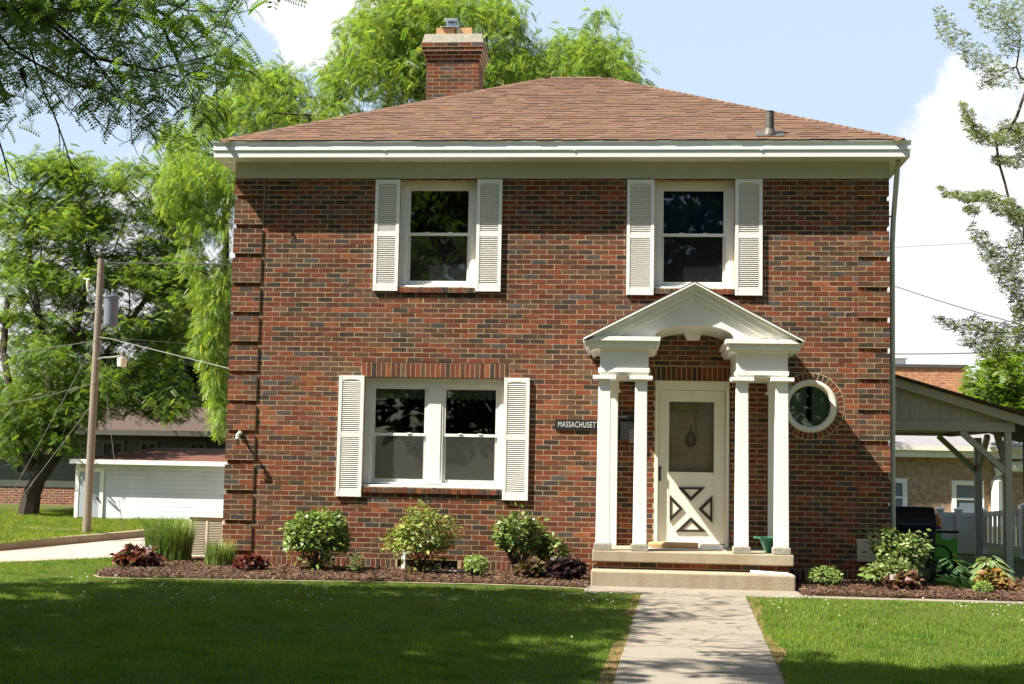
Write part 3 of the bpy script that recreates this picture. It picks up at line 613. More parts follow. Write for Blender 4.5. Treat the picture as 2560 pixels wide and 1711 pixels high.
STEP_TOP = st
porch = MB()
def colx(a, b): return onY(*r7(a, 900), YC)[0], onY(*r7(b, 900), YC)[0]
cols = []
capz = onY(*r6(650, 968), YC)[2]
def column(x0, x1, y0, y1):
    m = MB(); zb = slab_top+.085; t = .012
    m.add([(x0-t/2, y0, zb), (x1+t/2, y0, zb), (x1+t/2, y1, zb), (x0-t/2, y1, zb), (x0+t/2, y0, capz-.03), (x1-t/2, y0, capz-.03), (x1-t/2, y1, capz-.03), (x0+t/2, y1, capz-.03)], [(0, 3, 2, 1), (4, 5, 6, 7), (0, 1, 5, 4), (1, 2, 6, 5), (2, 3, 7, 6), (3, 0, 4, 7)])
    c = m.build('column', 'white', pediment, bevel=.006)
    m = MB(); m.box(x0-.028, x1+.028, y0-.022, y1+.022, slab_top+.001, zb-.0005); m.build('column_base', 'stone', c, bevel=.008)
    m = MB(); m.box(x0-.065, x1+.065, y0-.055, y1+.045, capz-.03, capz+.018); m.build('column_cap', 'white', c, bevel=.004)
# gable: apex and eave lines read at the front plane
apx, el_, er_ = onY(*r6(1162, 95), YK), onY(*r6(140, 606), YK), onY(*r6(2160, 627), YK)
eav = (el_[2]+er_[2])/2; XL, XM, XR, ZA = el_[0], apx[0], er_[0], apx[2]
def chev(b, o0, o1, y0, y1, ins=0., mi=0):
    sl_ = (ZA-eav)/(XM-XL); a, c = XL+ins, XR-ins; za = eav+ins*sl_
    for P in ([(a, za+o0), (XM, ZA+o0), (XM, ZA+o1), (a, za+o1)], [(XM, ZA+o0), (c, za+o0), (c, za+o1), (XM, ZA+o1)]): b.prism(P, y0, y1, mi)
m = MB(); chev(m, -.062, -.004, YK, -.002); chev(m, -.028, -.006, YK-.03, YK-.0005); chev(m, -.14, -.0625, YK+.055, -.003, .03); chev(m, -.205, -.1405, YK+.095, -.004, .09)
pediment = m.build('pediment', 'white', house, bevel=.003)
pediment['label'] = 'white gabled porch roof with arched pediment'
m = MB(); chev(m, -.003, .014, YK-.02, .004, -.012); m.build('porch_roof', 'droof', pediment)
for c in m.c: pass
# tympanum with arch cut, barrel vault behind it
ax0, ax1 = onY(*r6(795, 590), YE)[0], onY(*r6(1518, 595), YE)[0]; az0 = onY(*r6(1150, 598), YE)[2]; az1 = onY(*r6(1150, 487), YE)[2]; axc, ahw = (ax0+ax1)/2, (ax1-ax0)/2
def archz(x):
    t = (x-axc)/ahw; return az0+(az1-az0)*math.sqrt(max(0, 1-t*t)) if abs(t) < 1 else az0-.02
slp = (ZA-eav)/(XM-XL)
def rakez(x): return (ZA-abs(x-XM)*slp*(1 if x < XM else (ZA-eav)/(XR-XM)/slp))-.19
m = MB(); xs = sorted(set(list(np.linspace(XL+.30, XR-.30, 30))+[axc+ahw*math.cos(t) for t in np.linspace(0, math.pi, 33)]+[XM]))
for a, b_ in zip(xs[:-1], xs[1:]):
    za, zb_ = archz(a), archz(b_); ta, tb = rakez(a), rakez(b_)
    if (abs((a+b_)/2-axc) < ahw):
        za, zb_ = max(az0, za), max(az0, zb_)
    if ta-za < .002 and tb-zb_ < .002: continue
    m.prism([(a, min(za, ta)), (b_, min(zb_, tb)), (b_, tb), (a, ta)], YE, YE+.06)
for i in range(32):                                    # vault lining
    t0, t1 = math.pi*i/32, math.pi*(i+1)/32
    q = [(axc+ahw*math.cos(t), az0+(az1-az0)*math.sin(t)) for t in (t0, t1)]; q2 = [(x, z+.02) for x, z in q]
    m.prism([q[0], q[1], q2[1], q2[0]], YE+.0605, -.004)
m.build('tympanum', 'white', pediment)
# entablature blocks (beams running back to the wall) and cornice returns
for (a, b_, e0, e1, side) in ((295, 740, None, 848, 0), (1550, 2015, 1447, None, 1)):
    m = MB(); x0, x1 = onY(*r6(a, 800), YE)[0], onY(*r6(b_, 800), YE)[0]; zt3 = onY(*r6(600, 700), YE)[2]
    m.box(x0, x1, YE, -.004, capz+.0185, zt3); zb1, zb2 = onY(*r6(500, 922 if side == 0 else 934), YE)[2], onY(*r6(500, 882 if side == 0 else 896), YE)[2]
    m.box(x0-.022, x1+.014, YE-.022, -.005, zb1, zb2)
    m.build('entablature', 'white', pediment, bevel=.004)
    m = MB(); zc1 = onY(*r6(500, 592 if side == 0 else 606), YK)[2]
    if side == 0: ci, co = onY(*r6(848, 610), YK)[0], XL+.02
    else: ci, co = onY(*r6(1447, 625), YK)[0], XR-.02
    lo, hi = min(ci, co), max(ci, co); s_ = .028
    m.box(lo, hi, YK, -.005, zc1-.055, zc1); m.box(lo+s_, hi-s_, YK+.04, -.006, zc1-.125, zc1-.0555)
    m.box(lo+2*s_, hi-2*s_, YK+.085, -.007, zc1-.155, zc1-.1255); m.build('cornice', 'white', pediment, bevel=.003)
for a, b_ in ((113, 233), (452, 572), (1389, 1507), (1752, 1876)): x0, x1 = colx(a, b_); column(x0, x1, YC, YC+.165)
for a, b_ in ((238, 300), (1690, 1752)):                # pilasters against the wall
    m = MB(); xa = onY(*r7(a, 900), -.11)[0] if a > 1000 else onY(*r7(300, 900), -.11)[0]-.15; m.box(xa, xa+.15, -.11, -.004, slab_top+.001, capz+.018); pl_ = m.build('pilaster', 'white', pediment, bevel=.004)
    m = MB(); m.box(xa-.03, xa+.18, -.14, -.005, capz-.14, capz-.10); m.box(xa-.012, xa+.162, -.125, -.006, capz-.0995, capz+.0175); m.build('pilaster_cap', 'white', pl_, bevel=.004)
# keystone-shaped lamp housing on the crown of the vault
k0, k1, k2, k3 = onY(*r6(1060, 555), -.35), onY(*r6(1225, 555), -.35), onY(*r6(1207, 622), -.35), onY(*r6(1095, 622), -.35)
m = MB(); m.prism([(k3[0], k3[2]), (k2[0], k2[2]), (k1[0], k1[2]), (k1[0]-.02, k1[2]+.07), (k0[0]+.02, k0[2]+.07), (k0[0], k0[2])], -.35, -.17); m.build('keystone', 'white', pediment, bevel=.004)
# ------------------------------------------------------------------ things hung on or standing at the house
def at_wall(u, v, y=0.): return onY(u, v, y)
a, b_ = onY(1388, 1049, -.02), onY(1388, 1074.5, -.02); pw = .68; tw = .60
t = thing('name_plaque', 'long black plaque with white letters on the brick left of the porch', 'sign', (a[0]+pw/2, -.01, (a[2]+b_[2])/2))
m = MB(); m.box(a[0], a[0]+pw, -.022, -.003, b_[2], a[2]); m.build('board', 'black', t, bevel=.003)
fc = bpy.data.curves.new('lettering', 'FONT'); fc.body = 'MASSACHUSETTS'; fc.size = .112; fc.extrude = .002; fc.align_x = 'LEFT'; fc.align_y = 'CENTER'; fc.space_character = 1.12
fo = bpy.data.objects.new('lettering_source', fc); COL.objects.link(fo); bpy.context.view_layer.update()
me = bpy.data.meshes.new_from_object(fo.evaluated_get(bpy.context.evaluated_depsgraph_get())); bpy.data.objects.remove(fo)
xs_ = [v.co.x for v in me.vertices]; k = tw/(max(xs_)-min(xs_)); mnx = min(xs_)
for v in me.vertices: v.co = ((v.co.x-mnx)*k-pw/2+.042, -.0145+v.co.z, v.co.y)
lo = bpy.data.objects.new('lettering', me); me.materials.append(MT['letter']); COL.objects.link(lo); lo.parent = t
# dark mailbox on the brick between the left columns
a, b_ = onY(*rg(1380, 1000, 7.33)(1200, 295), -.06), onY(*rg(1380, 1000, 7.33)(1560, 790), -.06)
t = thing('mailbox', 'dark mailbox on the brick between the two left porch columns', 'mailbox', ((a[0]+b_[0])/2, 0, b_[2]))
m = MB(); m.box(a[0], b_[0], -.09, -.003, b_[2]+.03, a[2]-.05); m.build('body', 'black', t, bevel=.01)
m = MB(); m.box(a[0]-.01, b_[0]+.01, -.105, -.004, a[2]-.049, a[2]); m.build('lid', 'black', t, bevel=.012)
m = MB(); lx_ = onY(*rg(1380, 1000, 7.33)(1462, 600), -.1)[0]; zz0, zz1 = onY(1580, 1108, -.1)[2], onY(1580, 1074, -.1)[2]
for i in range(6): z_ = zz0+(zz1-zz0)*(i+.5)/6; m.box(lx_-.03, lx_+.03, -.094, -.0905, z_-.008, z_+.008); m.box(lx_+(.012 if i % 2 else -.03), lx_+(.03 if i % 2 else -.012), -.0935, -.0905, z_-.016, z_+.016)
m.build('ornament', 'iron', t)
# wreath on the inner door
c = onY(*r7(980, 215), .16); t = thing('door_wreath', 'small dried wreath hanging on the inner door behind the glass', 'wreath', (c[0], c[1], c[2]-.1))
m = MB(); pts = []
for j in range(25):
    q = 2*math.pi*j/24; pts.append((c[0]+.055*math.sin(q)*(1-.35*max(0, math.cos(q))), .16, c[2]+.085*math.cos(q)))
m.tube(pts, [.024+.006*random.random() for _ in pts], 7, 0, False)
for j in range(60):
    q = random.uniform(0, 6.28); pp = np.array([c[0]+.055*math.sin(q)*(1-.35*max(0, math.cos(q))), .15, c[2]+.085*math.cos(q)]); dd = np.array([random.gauss(0, 1), -.6, random.gauss(0, 1)])*.02; m.beam(pp, pp+dd, .008, .003)
m.build('ring', 'wreath', t); m = MB(); m.tube([(c[0], .165, c[2]+.09), (c[0]+.004, .168, c[2]+.2)], [.012, .004], 6); m.build('ribbon', 'wreath', t)
# rolled doormat and a bundle of mail in front of the door, white strip below
def fl(u, v): return onZ(u, v, slab_top)
q0, q1 = fl(1580+290/7.33, 1330+285/7.33), fl(1580+1215/7.33, 1330+292/7.33); yy = -.62
x0, x1 = onY(1580+330/7.33, 1368, yy)[0], onY(1580+1215/7.33, 1368, yy)[0]
m = MB(); pts = [(x0-.02+i*(x1-x0+.02)/12, yy+.01*math.sin(i*.7), slab_top+.052) for i in range(13)]; m.tube(pts, [.030]+[.043]*11+[.038], 14); ob = m.build('rolled_doormat', 'mat'); tag(ob, 'tan rolled up mat lying in front of the white door', 'doormat')
m = MB(); m.box(x1+.02, x1+.30, yy-.05, yy+.12, slab_top+.012, slab_top+.05); m.box(x1+.035, x1+.29, yy-.04, yy+.11, slab_top+.0505, slab_top+.062); ob = m.build('newspaper_bundle', 'paper', bevel=.008); tag(ob, 'folded newspaper beside the rolled mat at the door', 'newspaper')
m = MB(); m.box(x0-.02, x1+.36, yy-.12, yy+.22, slab_top+.001, slab_top+.0105); ob = m.build('door_mat', 'paper', bevel=.004); tag(ob, 'flat pale mat under the rolled mat and newspaper', 'doormat')
# loose paper on the step
c = onY(*rb(1840, 505), -1.40); m = MB()
m.add([(c[0]-.24, -1.50, STEP_TOP+.004), (c[0]+.24, -1.53, STEP_TOP+.004), (c[0]+.25, -1.33, STEP_TOP+.012), (c[0]-.22, -1.31, STEP_TOP+.03), (c[0]-.24, -1.50, STEP_TOP+.010), (c[0]+.24, -1.53, STEP_TOP+.008), (c[0]+.25, -1.33, STEP_TOP+.016), (c[0]-.22, -1.31, STEP_TOP+.036)], [(0, 3, 2, 1), (4, 5, 6, 7), (0, 1, 5, 4), (1, 2, 6, 5), (2, 3, 7, 6), (3, 0, 4, 7)])
tag(m.build('loose_paper', 'paper'), 'white sheet of paper lying on the lower porch step', 'paper')
# green planter with two ears on the porch, right
c = fl(*r7(1700, 1232)); yy = -.80; pr = .19; cx = onY(*r7(1700, 1150), yy)[0]+.03; zt4 = onY(*r7(1660, 1112), yy)[2]
t = thing('plant_pot', 'empty green plastic pot with side ears behind the right porch column', 'plant pot', (cx, yy, slab_top)); hgt = zt4-slab_top
m = MB(); m.lathe((cx, yy, slab_top+.001), [(.085, 0), (.09, .01), (.165, hgt-.025), (.178, hgt-.022), (.182, hgt), (.168, hgt), (.155, hgt-.03), (.08, .03)], 28); m.build('bowl', 'green', t)
for sx in (-1, 1):
    m = MB(); m.box(cx+sx*.178-(.055 if sx < 0 else 0), cx+sx*.178+(.055 if sx > 0 else 0), yy-.04, yy+.04, slab_top+hgt-.022, slab_top+hgt+.004); m.build('ear', 'green', t, bevel=.008)
# wall hook / insulator on the left corner
c = onY(*rg(540, 1090, 4.354)(262, 60), -.06); t = thing('wall_bracket', 'white porcelain wire bracket on the left brick corner', 'bracket', (c[0], -.02, c[2]))
m = MB(); m.tube([(c[0]-.01, -.021, c[2]+.09), (c[0]-.01, -.17, c[2]+.10), (c[0], -.20, c[2]+.03), (c[0]+.005, -.17, c[2]-.06)], [.016, .016, .015, .012], 8); m.build('hook', 'iron', t)
m = MB(); m.lathe((c[0], -.19, c[2]+.02), [(.018, 0), (.03, .02), (.022, .04), (.03, .06), (.018, .085)], 12); m.build('insulator', 'lamp', t); m = MB(); m.lathe((c[0]-.012, -.05, c[2]+.075), [(.012, 0), (.03, .02), (.03, .05), (.012, .07)], 12); m.build('insulator', 'lamp', t)
# things behind the lower window: table lamp, valances; navy blind upstairs
lx0 = onY(*cLD(1010, 900), 1.1); t = thing('table_lamp', 'table lamp with pale shade inside the lower window', 'lamp', (lx0[0], 1.1, .47))
zs0, zs1 = onY(*cLD(1000, 1055), 1.1)[2], onY(*cLD(1000, 840), 1.1)[2]
m = MB(); m.lathe((lx0[0], 1.1, 0), [(.43, zs0), (.24, zs1), (.235, zs1), (.42, zs0)], 28); m.build('shade', 'curtain', t)
m = MB(); m.lathe((lx0[0], 1.1, 0), [(.12, .92), (.05, .97), (.09, 1.1), (.03, zs0-.02), (.02, zs1)], 16); m.build('base', 'innerdoor', t)
m = MB(); m.box(lx0[0]-.5, lx0[0]+.5, .8, 1.4, .88, .92); m.box(lx0[0]-.45, lx0[0]-.4, .85, 1.35, .47, .88); m.box(lx0[0]+.4, lx0[0]+.45, .85, 1.35, .47, .88)
tag(m.build('side_table', 'innerdoor'), 'dim side table under the lamp inside the lower window', 'table')
def valance(x0, x1, z0, z1, y, lab):
    m = MB(); n = 60; vs = []
    for i in range(n+1):
        xx = x0+(x1-x0)*i/n; w = .014*math.sin(i*1.25)+.006*math.sin(i*2.9)
        zb = z0-.035*abs(math.sin(i*.42))
        vs += [(xx, y+w, zb), (xx, y+w*.4, z1), (xx, y+w+.004, zb), (xx, y+w*.4+.004, z1)]
    m.add(vs, [(4*i, 4*i+4, 4*i+5, 4*i+1) for i in range(n)]+[(4*i+2, 4*i+3, 4*i+7, 4*i+6) for i in range(n)])
    return tag(m.build('valance', 'curtain'), lab, 'curtain', 'valances in the lower window')
zv = onY(*cLD(700, 445), .3)[2]
valance(LD[0]+.08, mx0, zv, LD[3]-.1, .27, 'gathered valance at the top of the lower left pane'); valance(mx1, LD[1]-.08, zv, LD[3]-.1, .27, 'gathered valance at the top of the lower right pane')
m = MB(); m.box(UR[0]+.1, UR[1]-.1, .262, .268, zUR-.02, FRZ-.05); tag(m.build('window_blind', 'navy'), 'navy blue blind inside the upper right window', 'blind')
# ================================================================== GROUND, WALK, DRIVE, BEDS
DZ = .015
def inpoly(P, poly):
    x, y = P[:, 0], P[:, 1]; c = np.zeros(len(P), bool); n = len(poly)
    for i in range(n):
        (x0, y0), (x1, y1) = poly[i], poly[(i+1) % n]; k = ((y0 > y) != (y1 > y)); c ^= k & (x < (x1-x0)*(y-y0)/((y1-y0) if y1 != y0 else 1e-9)+x0)
    return c
def gp(u, v, z=G): q = onZ(u, v, z); return (q[0], q[1])
m = MB(); m.box(-400, 400, -200, 900, -1.0, -.12); tag(m.build('ground', 'lawn'), kind='structure')
nA, nB = gp(0, 1416, DZ), gp(327, 1402, DZ); dn = ((nB[0]-nA[0]), (nB[1]-nA[1]))
kA, kB = gp(0, 1377, DZ), gp(349, 1344, DZ); dk = ((kB[0]-kA[0])/(kB[1]-kA[1]))
DRV = [(nA[0]-3*dn[0], nA[1]-3*dn[1]), nA, nB, (nB[0]+.7, nB[1]+2.), (-.75, 9.), (-.6, 60)]
KRB = [(kA[0]+dk*(y-kA[1])-.25*max(0, kA[1]-y)**1.5*.2, y) for y in (-6, -3, 0, kA[1], 5, 7, 9, 11.5)]
LAWN = DRV+[(60, 60), (60, -80), (-80, -80), (-80, DRV[0][1]-4)]
m = MB(); m.hprism([p for p in LAWN][::-1], -.6, G); tag(m.build('lawn', 'lawn'), kind='structure')
DP = DRV+[(-.6, 61)]+[(-3.2, 61)]+[(p[0], p[1]) for p in KRB[::-1]]
m = MB(); m.hprism([(-60, -60)]+[(20, -60)]+[(20, 70), (-60, 70)], -.11, DZ); tag(m.build('driveway', 'road'), kind='structure')
kz = .15
m = MB(); m.hprism([(p[0]-.16, p[1]) for p in KRB][::-1]+[(-90, -6), (-90, 200), (KRB[-1][0]-.16+.5, 200)][::1], -.1, kz) if False else None
BL = [(p[0]-.15, p[1]) for p in KRB]+[(KRB[-1][0]+.8, 13.2), (KRB[-1][0]+.9, 200), (-200, 200), (-200, -6)]
m = MB(); m.hprism(BL, -.1, kz-.01); tag(m.build('back_lawn', 'lawn'), kind='structure')
m = MB()
for a, b in zip(KRB[:-1], KRB[1:]):
    m.hprism([(a[0], a[1]+.004), (b[0], b[1]-.004), (b[0]-.16, b[1]-.004), (a[0]-.16, a[1]+.004)], -.08, kz+random.uniform(-.004, .004))
tag(m.build('kerb', 'concrete', bevel=.02), kind='structure')
# far strip of old pavement in the back lawn
a, b = gp(0, 1313, kz), gp(205, 1326, kz)
m = MB(); m.hprism([(a[0]-3, a[1]-.2), (b[0], b[1]-.3), (b[0], b[1]+.25), (a[0]-3, a[1]+.35)], kz-.05, kz+.012); tag(m.build('footpath', 'walk'), kind='structure')
# front walk: slabs with open joints, landing in front of the step
wl0, wl1, wr0, wr1 = gp(1604, 1485), gp(1532, 1711), gp(1866, 1495), gp(1962, 1711)
def lin(a, b, y): t = (y-a[1])/(b[1]-a[1]); return a[0]+(b[0]-a[0])*t
ys0 = (wl0[1]+wr0[1])/2
m = MB(); m.box(tx0-.06, tx1+.02, ys0, -1.562, G-.1, G+.012); m.box(tx1+.022, 14, ys0+.13, ys0+.33, G-.1, G+.008)
y = ys0-.006
while y > -30:
    y2 = y-1.22; m.hprism([(lin(wl0, wl1, y), y), (lin(wl0, wl1, y2), y2+.010), (lin(wr0, wr1, y2), y2+.010), (lin(wr0, wr1, y), y)], G-.1, G+.012+random.uniform(-.003, .003)); y = y2
tag(m.build('path', 'walk', bevel=.008), kind='structure')
rs = np.random.RandomState(3)
def ragged(edge, y0, y1, w, sgn, seed):
    r = random.Random(seed); pts = []; y = y0
    while y > y1: pts.append((edge(y), y)); y -= .12
    out = []; ww = w
    for (x, yy) in pts: ww = max(.02, min(w*1.7, ww+r.uniform(-.035, .035))); out.append((x+sgn*ww, yy))
    return pts, out
def strip(edge, y0, y1, w, sgn, seed, b):
    p, o = ragged(edge, y0, y1, w, sgn, seed)
    for i in range(len(p)-1):
        q = [(p[i][0], p[i][1], G+.004), (p[i+1][0], p[i+1][1], G+.004), (o[i+1][0], o[i+1][1], G+.004), (o[i][0], o[i][1], G+.004)]
        b.add(q, [(0, 1, 2, 3)])
    return p+o[::-1]
m = MB(); SOILL = strip(lambda y: lin(wl0, wl1, y)+.01, ys0-.02, -14, .07, -1, 2, m); SOILR = strip(lambda y: lin(wr0, wr1, y)-.01, ys0-.02, -14, .085, 1, 5, m)
so_ = m.build('soil_strip', 'dirt'); tag(so_, kind='structure')
# mulch beds
BEDL = [gp(236, 1441), gp(250, 1446), gp(330, 1449), gp(500, 1451), gp(764, 1455), gp(1000, 1459), gp(1200, 1463), gp(1380, 1470), (tx0-.03, gp(1470, 1475)[1]), (tx0-.03, .02), (-.02, .02), (-.02, 1.2), (-1.0, 1.25), gp(420, 1408), gp(320, 1419), gp(262, 1431)]
BEDR = [(tx1+.03, ys0+.33), (14, ys0+.33), (14, .6), (10.2, .9), (WID+.02, .5), (WID+.02, .02), (tx1+.03, .02)]
def bedmesh(poly, name, seed):
    P = np.array(poly); x0, y0 = P.min(0); x1, y1 = P.max(0); st = .07; nx, ny = int((x1-x0)/st)+2, int((y1-y0)/st)+2; r = np.random.RandomState(seed)
    X, Y = np.meshgrid(x0+np.arange(nx)*st, y0+np.arange(ny)*st); Q = np.stack([X.ravel(), Y.ravel()], 1); ins = inpoly(Q, poly)
    E = np.full(len(Q), 9.)
    for i in range(len(poly)):
        a, b = np.array(poly[i]), np.array(poly[(i+1) % len(poly)]); d = b-a; t = np.clip(((Q-a)@d)/(d@d), 0, 1); E = np.minimum(E, np.linalg.norm(Q-a-t[:, None]*d, axis=1))
    Z = G+.006+np.clip(E, 0, .3)/.3*.03+r.rand(len(Q))*.018
    idx = np.arange(nx*ny).reshape(ny, nx); b = MB(); vs = [(Q[i, 0], Q[i, 1], Z[i]) for i in range(len(Q))]; fs = []
    for j in range(ny-1):
        for i in range(nx-1):
            q = (idx[j, i], idx[j, i+1], idx[j+1, i+1], idx[j+1, i])
            if all(ins[k] for k in q): fs.append(tuple(int(k) for k in q))
    b.add(vs, fs); o = b.build(name, 'mulch'); tag(o, kind='structure')
    b = MB(); b.hprism(poly if sum((poly[i][0]*poly[(i+1) % len(poly)][1]-poly[(i+1) % len(poly)][0]*poly[i][1]) for i in range(len(poly))) > 0 else poly[::-1], G-.05, G+.005); tag(b.build(name+'_base', 'mulch'), kind='structure')
    n = int((x1-x0)*(y1-y0)*2300); C = np.stack([x0+r.rand(n)*(x1-x0), y0+r.rand(n)*(y1-y0)], 1); C = C[inpoly(C, poly)]; n = len(C)
    pos = np.column_stack([C, G+.03+r.rand(n)*.035]); d = np.column_stack([r.randn(n), r.randn(n), r.randn(n)*.35]); R = frames(d, np.column_stack([r.randn(n)*.5, r.randn(n)*.5, np.ones(n)]))
    T = np.array([[[-.5, -.09, 0], [.5, -.07, .02], [.5, .08, 0], [-.5, .07, .02]]]); sc = .02+.05*r.rand(n)
    cs = np.array([(.105, .057, .033), (.15, .084, .050), (.068, .037, .023), (.20, .12, .072), (.09, .046, .028)])[r.randint(0, 5, n)]*(.7+.6*r.rand(n, 1))
    return mass(name+'_chips', spread(T, pos, R, sc), 4, cs, 'chip')
for poly, nm, sd in ((BEDL, 'mulch_bed', 1), (BEDR, 'mulch_bed', 2)):
    o = bedmesh(poly, nm, sd); o.name = 'mulch_chips'; tag(o, 'loose brown bark mulch strewn over the '+('long left bed' if sd == 1 else 'right bed'), 'mulch', kind='stuff')
m = MB(); ed = [BEDL[i] for i in (13, 14, 15, 0, 1, 2, 3, 4, 5, 6, 7, 8)]
m.tube([(p[0], p[1]-.012, G+.012) for p in ed], [.009]*len(ed), 6); tag(m.build('bed_edging', 'concrete'), 'thin pale edging strip along the front of the left mulch bed', 'edging')
# ------------------------------------------------------------------ turf
def blades(name, poly, excl, dens, hgt, w, z, seed, cols, densfn=None):
    P = np.array(poly); x0, y0 = P.min(0); x1, y1 = P.max(0); r = np.random.RandomState(seed); n = int((x1-x0)*(y1-y0)*dens)
    C = np.stack([x0+r.rand(n)*(x1-x0), y0+r.rand(n)*(y1-y0)], 1); k = inpoly(C, poly)
    for e in excl: k &= ~inpoly(C, e)
    u, v, d = projn(np.column_stack([C, np.full(n, z)])); k &= (u > -450) & (u < 2950) & (v < 1950) & (d > 1)
    if densfn is not None: k &= r.rand(n) < densfn(C)
    C = C[k]; n = len(C)
    patch = .5+.5*np.sin(C[:, 0]*1.7+np.sin(C[:, 1]*2.3)*1.3)*np.sin(C[:, 1]*1.9+C[:, 0]*.6)
    pos = np.column_stack([C, np.full(n, z-.004)]); ang = r.rand(n)*6.283; lean = .25+.55*r.rand(n)
    wd = (np.sin(C[:, 0]*5.3+2*np.sin(C[:, 1]*3.1))*np.sin(C[:, 1]*6.1+C[:, 0]*2.2) > .72); h = hgt*(.55+.75*r.rand(n))*(.7+.55*patch)*np.where(wd, 1.45, 1.); side = np.column_stack([-np.sin(ang), np.cos(ang), np.zeros(n)])*(w*(.7+.6*r.rand(n)))[:, None]
    tip = np.column_stack([np.cos(ang)*lean*h, np.sin(ang)*lean*h, h])
    V = np.stack([pos-side, pos+side, pos+tip], 1); p2 = .5+.5*np.sin(C[:, 0]*.55+1.7*np.sin(C[:, 1]*.43+1))*np.sin(C[:, 1]*.8+np.sin(C[:, 0]*.9)); p3 = (np.sin(C[:, 0]*5.3+2*np.sin(C[:, 1]*3.1))*np.sin(C[:, 1]*6.1+C[:, 0]*2.2) > .72)[:, None]; mixp = np.clip(.55*patch+.45*p2, 0, 1)[:, None]; cl = cols[0]*(1-mixp)+cols[1]*mixp; cl = cl*(.62+.7*r.rand(n, 1)); cl = np.where(p3, cl*np.array((.62, .8, .8)), cl); dry = r.rand(n) < .05; cl[dry] = np.array((.20, .16, .05))
    return mass(name, V, 3, cl, 'grass')
GC = (np.array((.118, .210, .027)), np.array((.198, .290, .046)))
WALKP = [(lin(wl0, wl1, ys0)+0, ys0), (lin(wl0, wl1, -14), -14), (lin(wr0, wr1, -14), -14), (lin(wr0, wr1, ys0), ys0)]
LAND = [(tx0-.06, ys0), (14, ys0+.1), (14, 2), (tx0-.06, 2)]
FR = [(-9, -13.5), (14, -13.5), (14, ys0+.14), (tx1, ys0), (tx0-.06, ys0), (tx0-.06, 0), (-.05, 0), (-.05, 1.5), nB, nA, (-9, -6.4)]
def near(C): return np.clip((C[:, 1]*-.11), .45, 1.)
o = blades('grass', FR, [WALKP, LAND, BEDL, SOILL, SOILR], 4600, .036, .0032, G, 11, GC, near); tag(o, 'mown green grass of the front lawn', 'grass', kind='stuff')
o = blades('grass', SOILL, [], 1500, .04, .003, G, 12, GC); tag(o, 'sparse grass beside the left edge of the walk', 'grass', kind='stuff')
o = blades('grass', SOILR, [], 1500, .04, .003, G, 13, GC); tag(o, 'sparse grass beside the right edge of the walk', 'grass', kind='stuff')
o = blades('grass', [(-12, 0), (KRB[3][0]-.15, 0), (KRB[5][0]-.15, 7), (KRB[6][0]-.15, 9), (-2.9, 14), (-14, 15)], [], 1500, .07, .006, kz-.01, 14, (np.array((.17, .235, .042)), np.array((.24, .295, .06)))); tag(o, 'sunlit grass between the kerb and the white garage', 'grass', kind='stuff')
# clover heads
r = np.random.RandomState(5); n = 680
C = np.column_stack([-4+r.rand(n)*18, ys0+.2-np.abs(r.randn(n))*1.5]); C = np.concatenate([C[inpoly(C, FR)], ]); k = ~(inpoly(C, WALKP) | inpoly(C, LAND) | inpoly(C, BEDL) | inpoly(C, SOILL) | inpoly(C, SOILR)); cl_ = np.sin(C[:, 0]*1.3)+np.sin(C[:, 0]*3.1+C[:, 1]) > -.6; C = C[k & cl_]; n = len(C)
oct_ = np.array([[[1, 0, 0], [0, 1, 0], [0, 0, 1]], [[0, 1, 0], [-1, 0, 0], [0, 0, 1]], [[-1, 0, 0], [0, -1, 0], [0, 0, 1]], [[0, -1, 0], [1, 0, 0], [0, 0, 1]], [[0, 1, 0], [1, 0, 0], [0, 0, -1]], [[-1, 0, 0], [0, 1, 0], [0, 0, -1]], [[0, -1, 0], [-1, 0, 0], [0, 0, -1]], [[1, 0, 0], [0, -1, 0], [0, 0, -1]]], float)
R = np.tile(np.eye(3), (n, 1, 1)); V = spread(oct_, np.column_stack([C, G+.045+.02*r.rand(n)]), R, .0055+.005*r.rand(n))
o = mass('clover_flowers', V, 3, np.ones((len(V), 3)), 'clover'); tag(o, 'tiny white clover flowers dotting the lawn near the beds', 'flowers', kind='stuff')
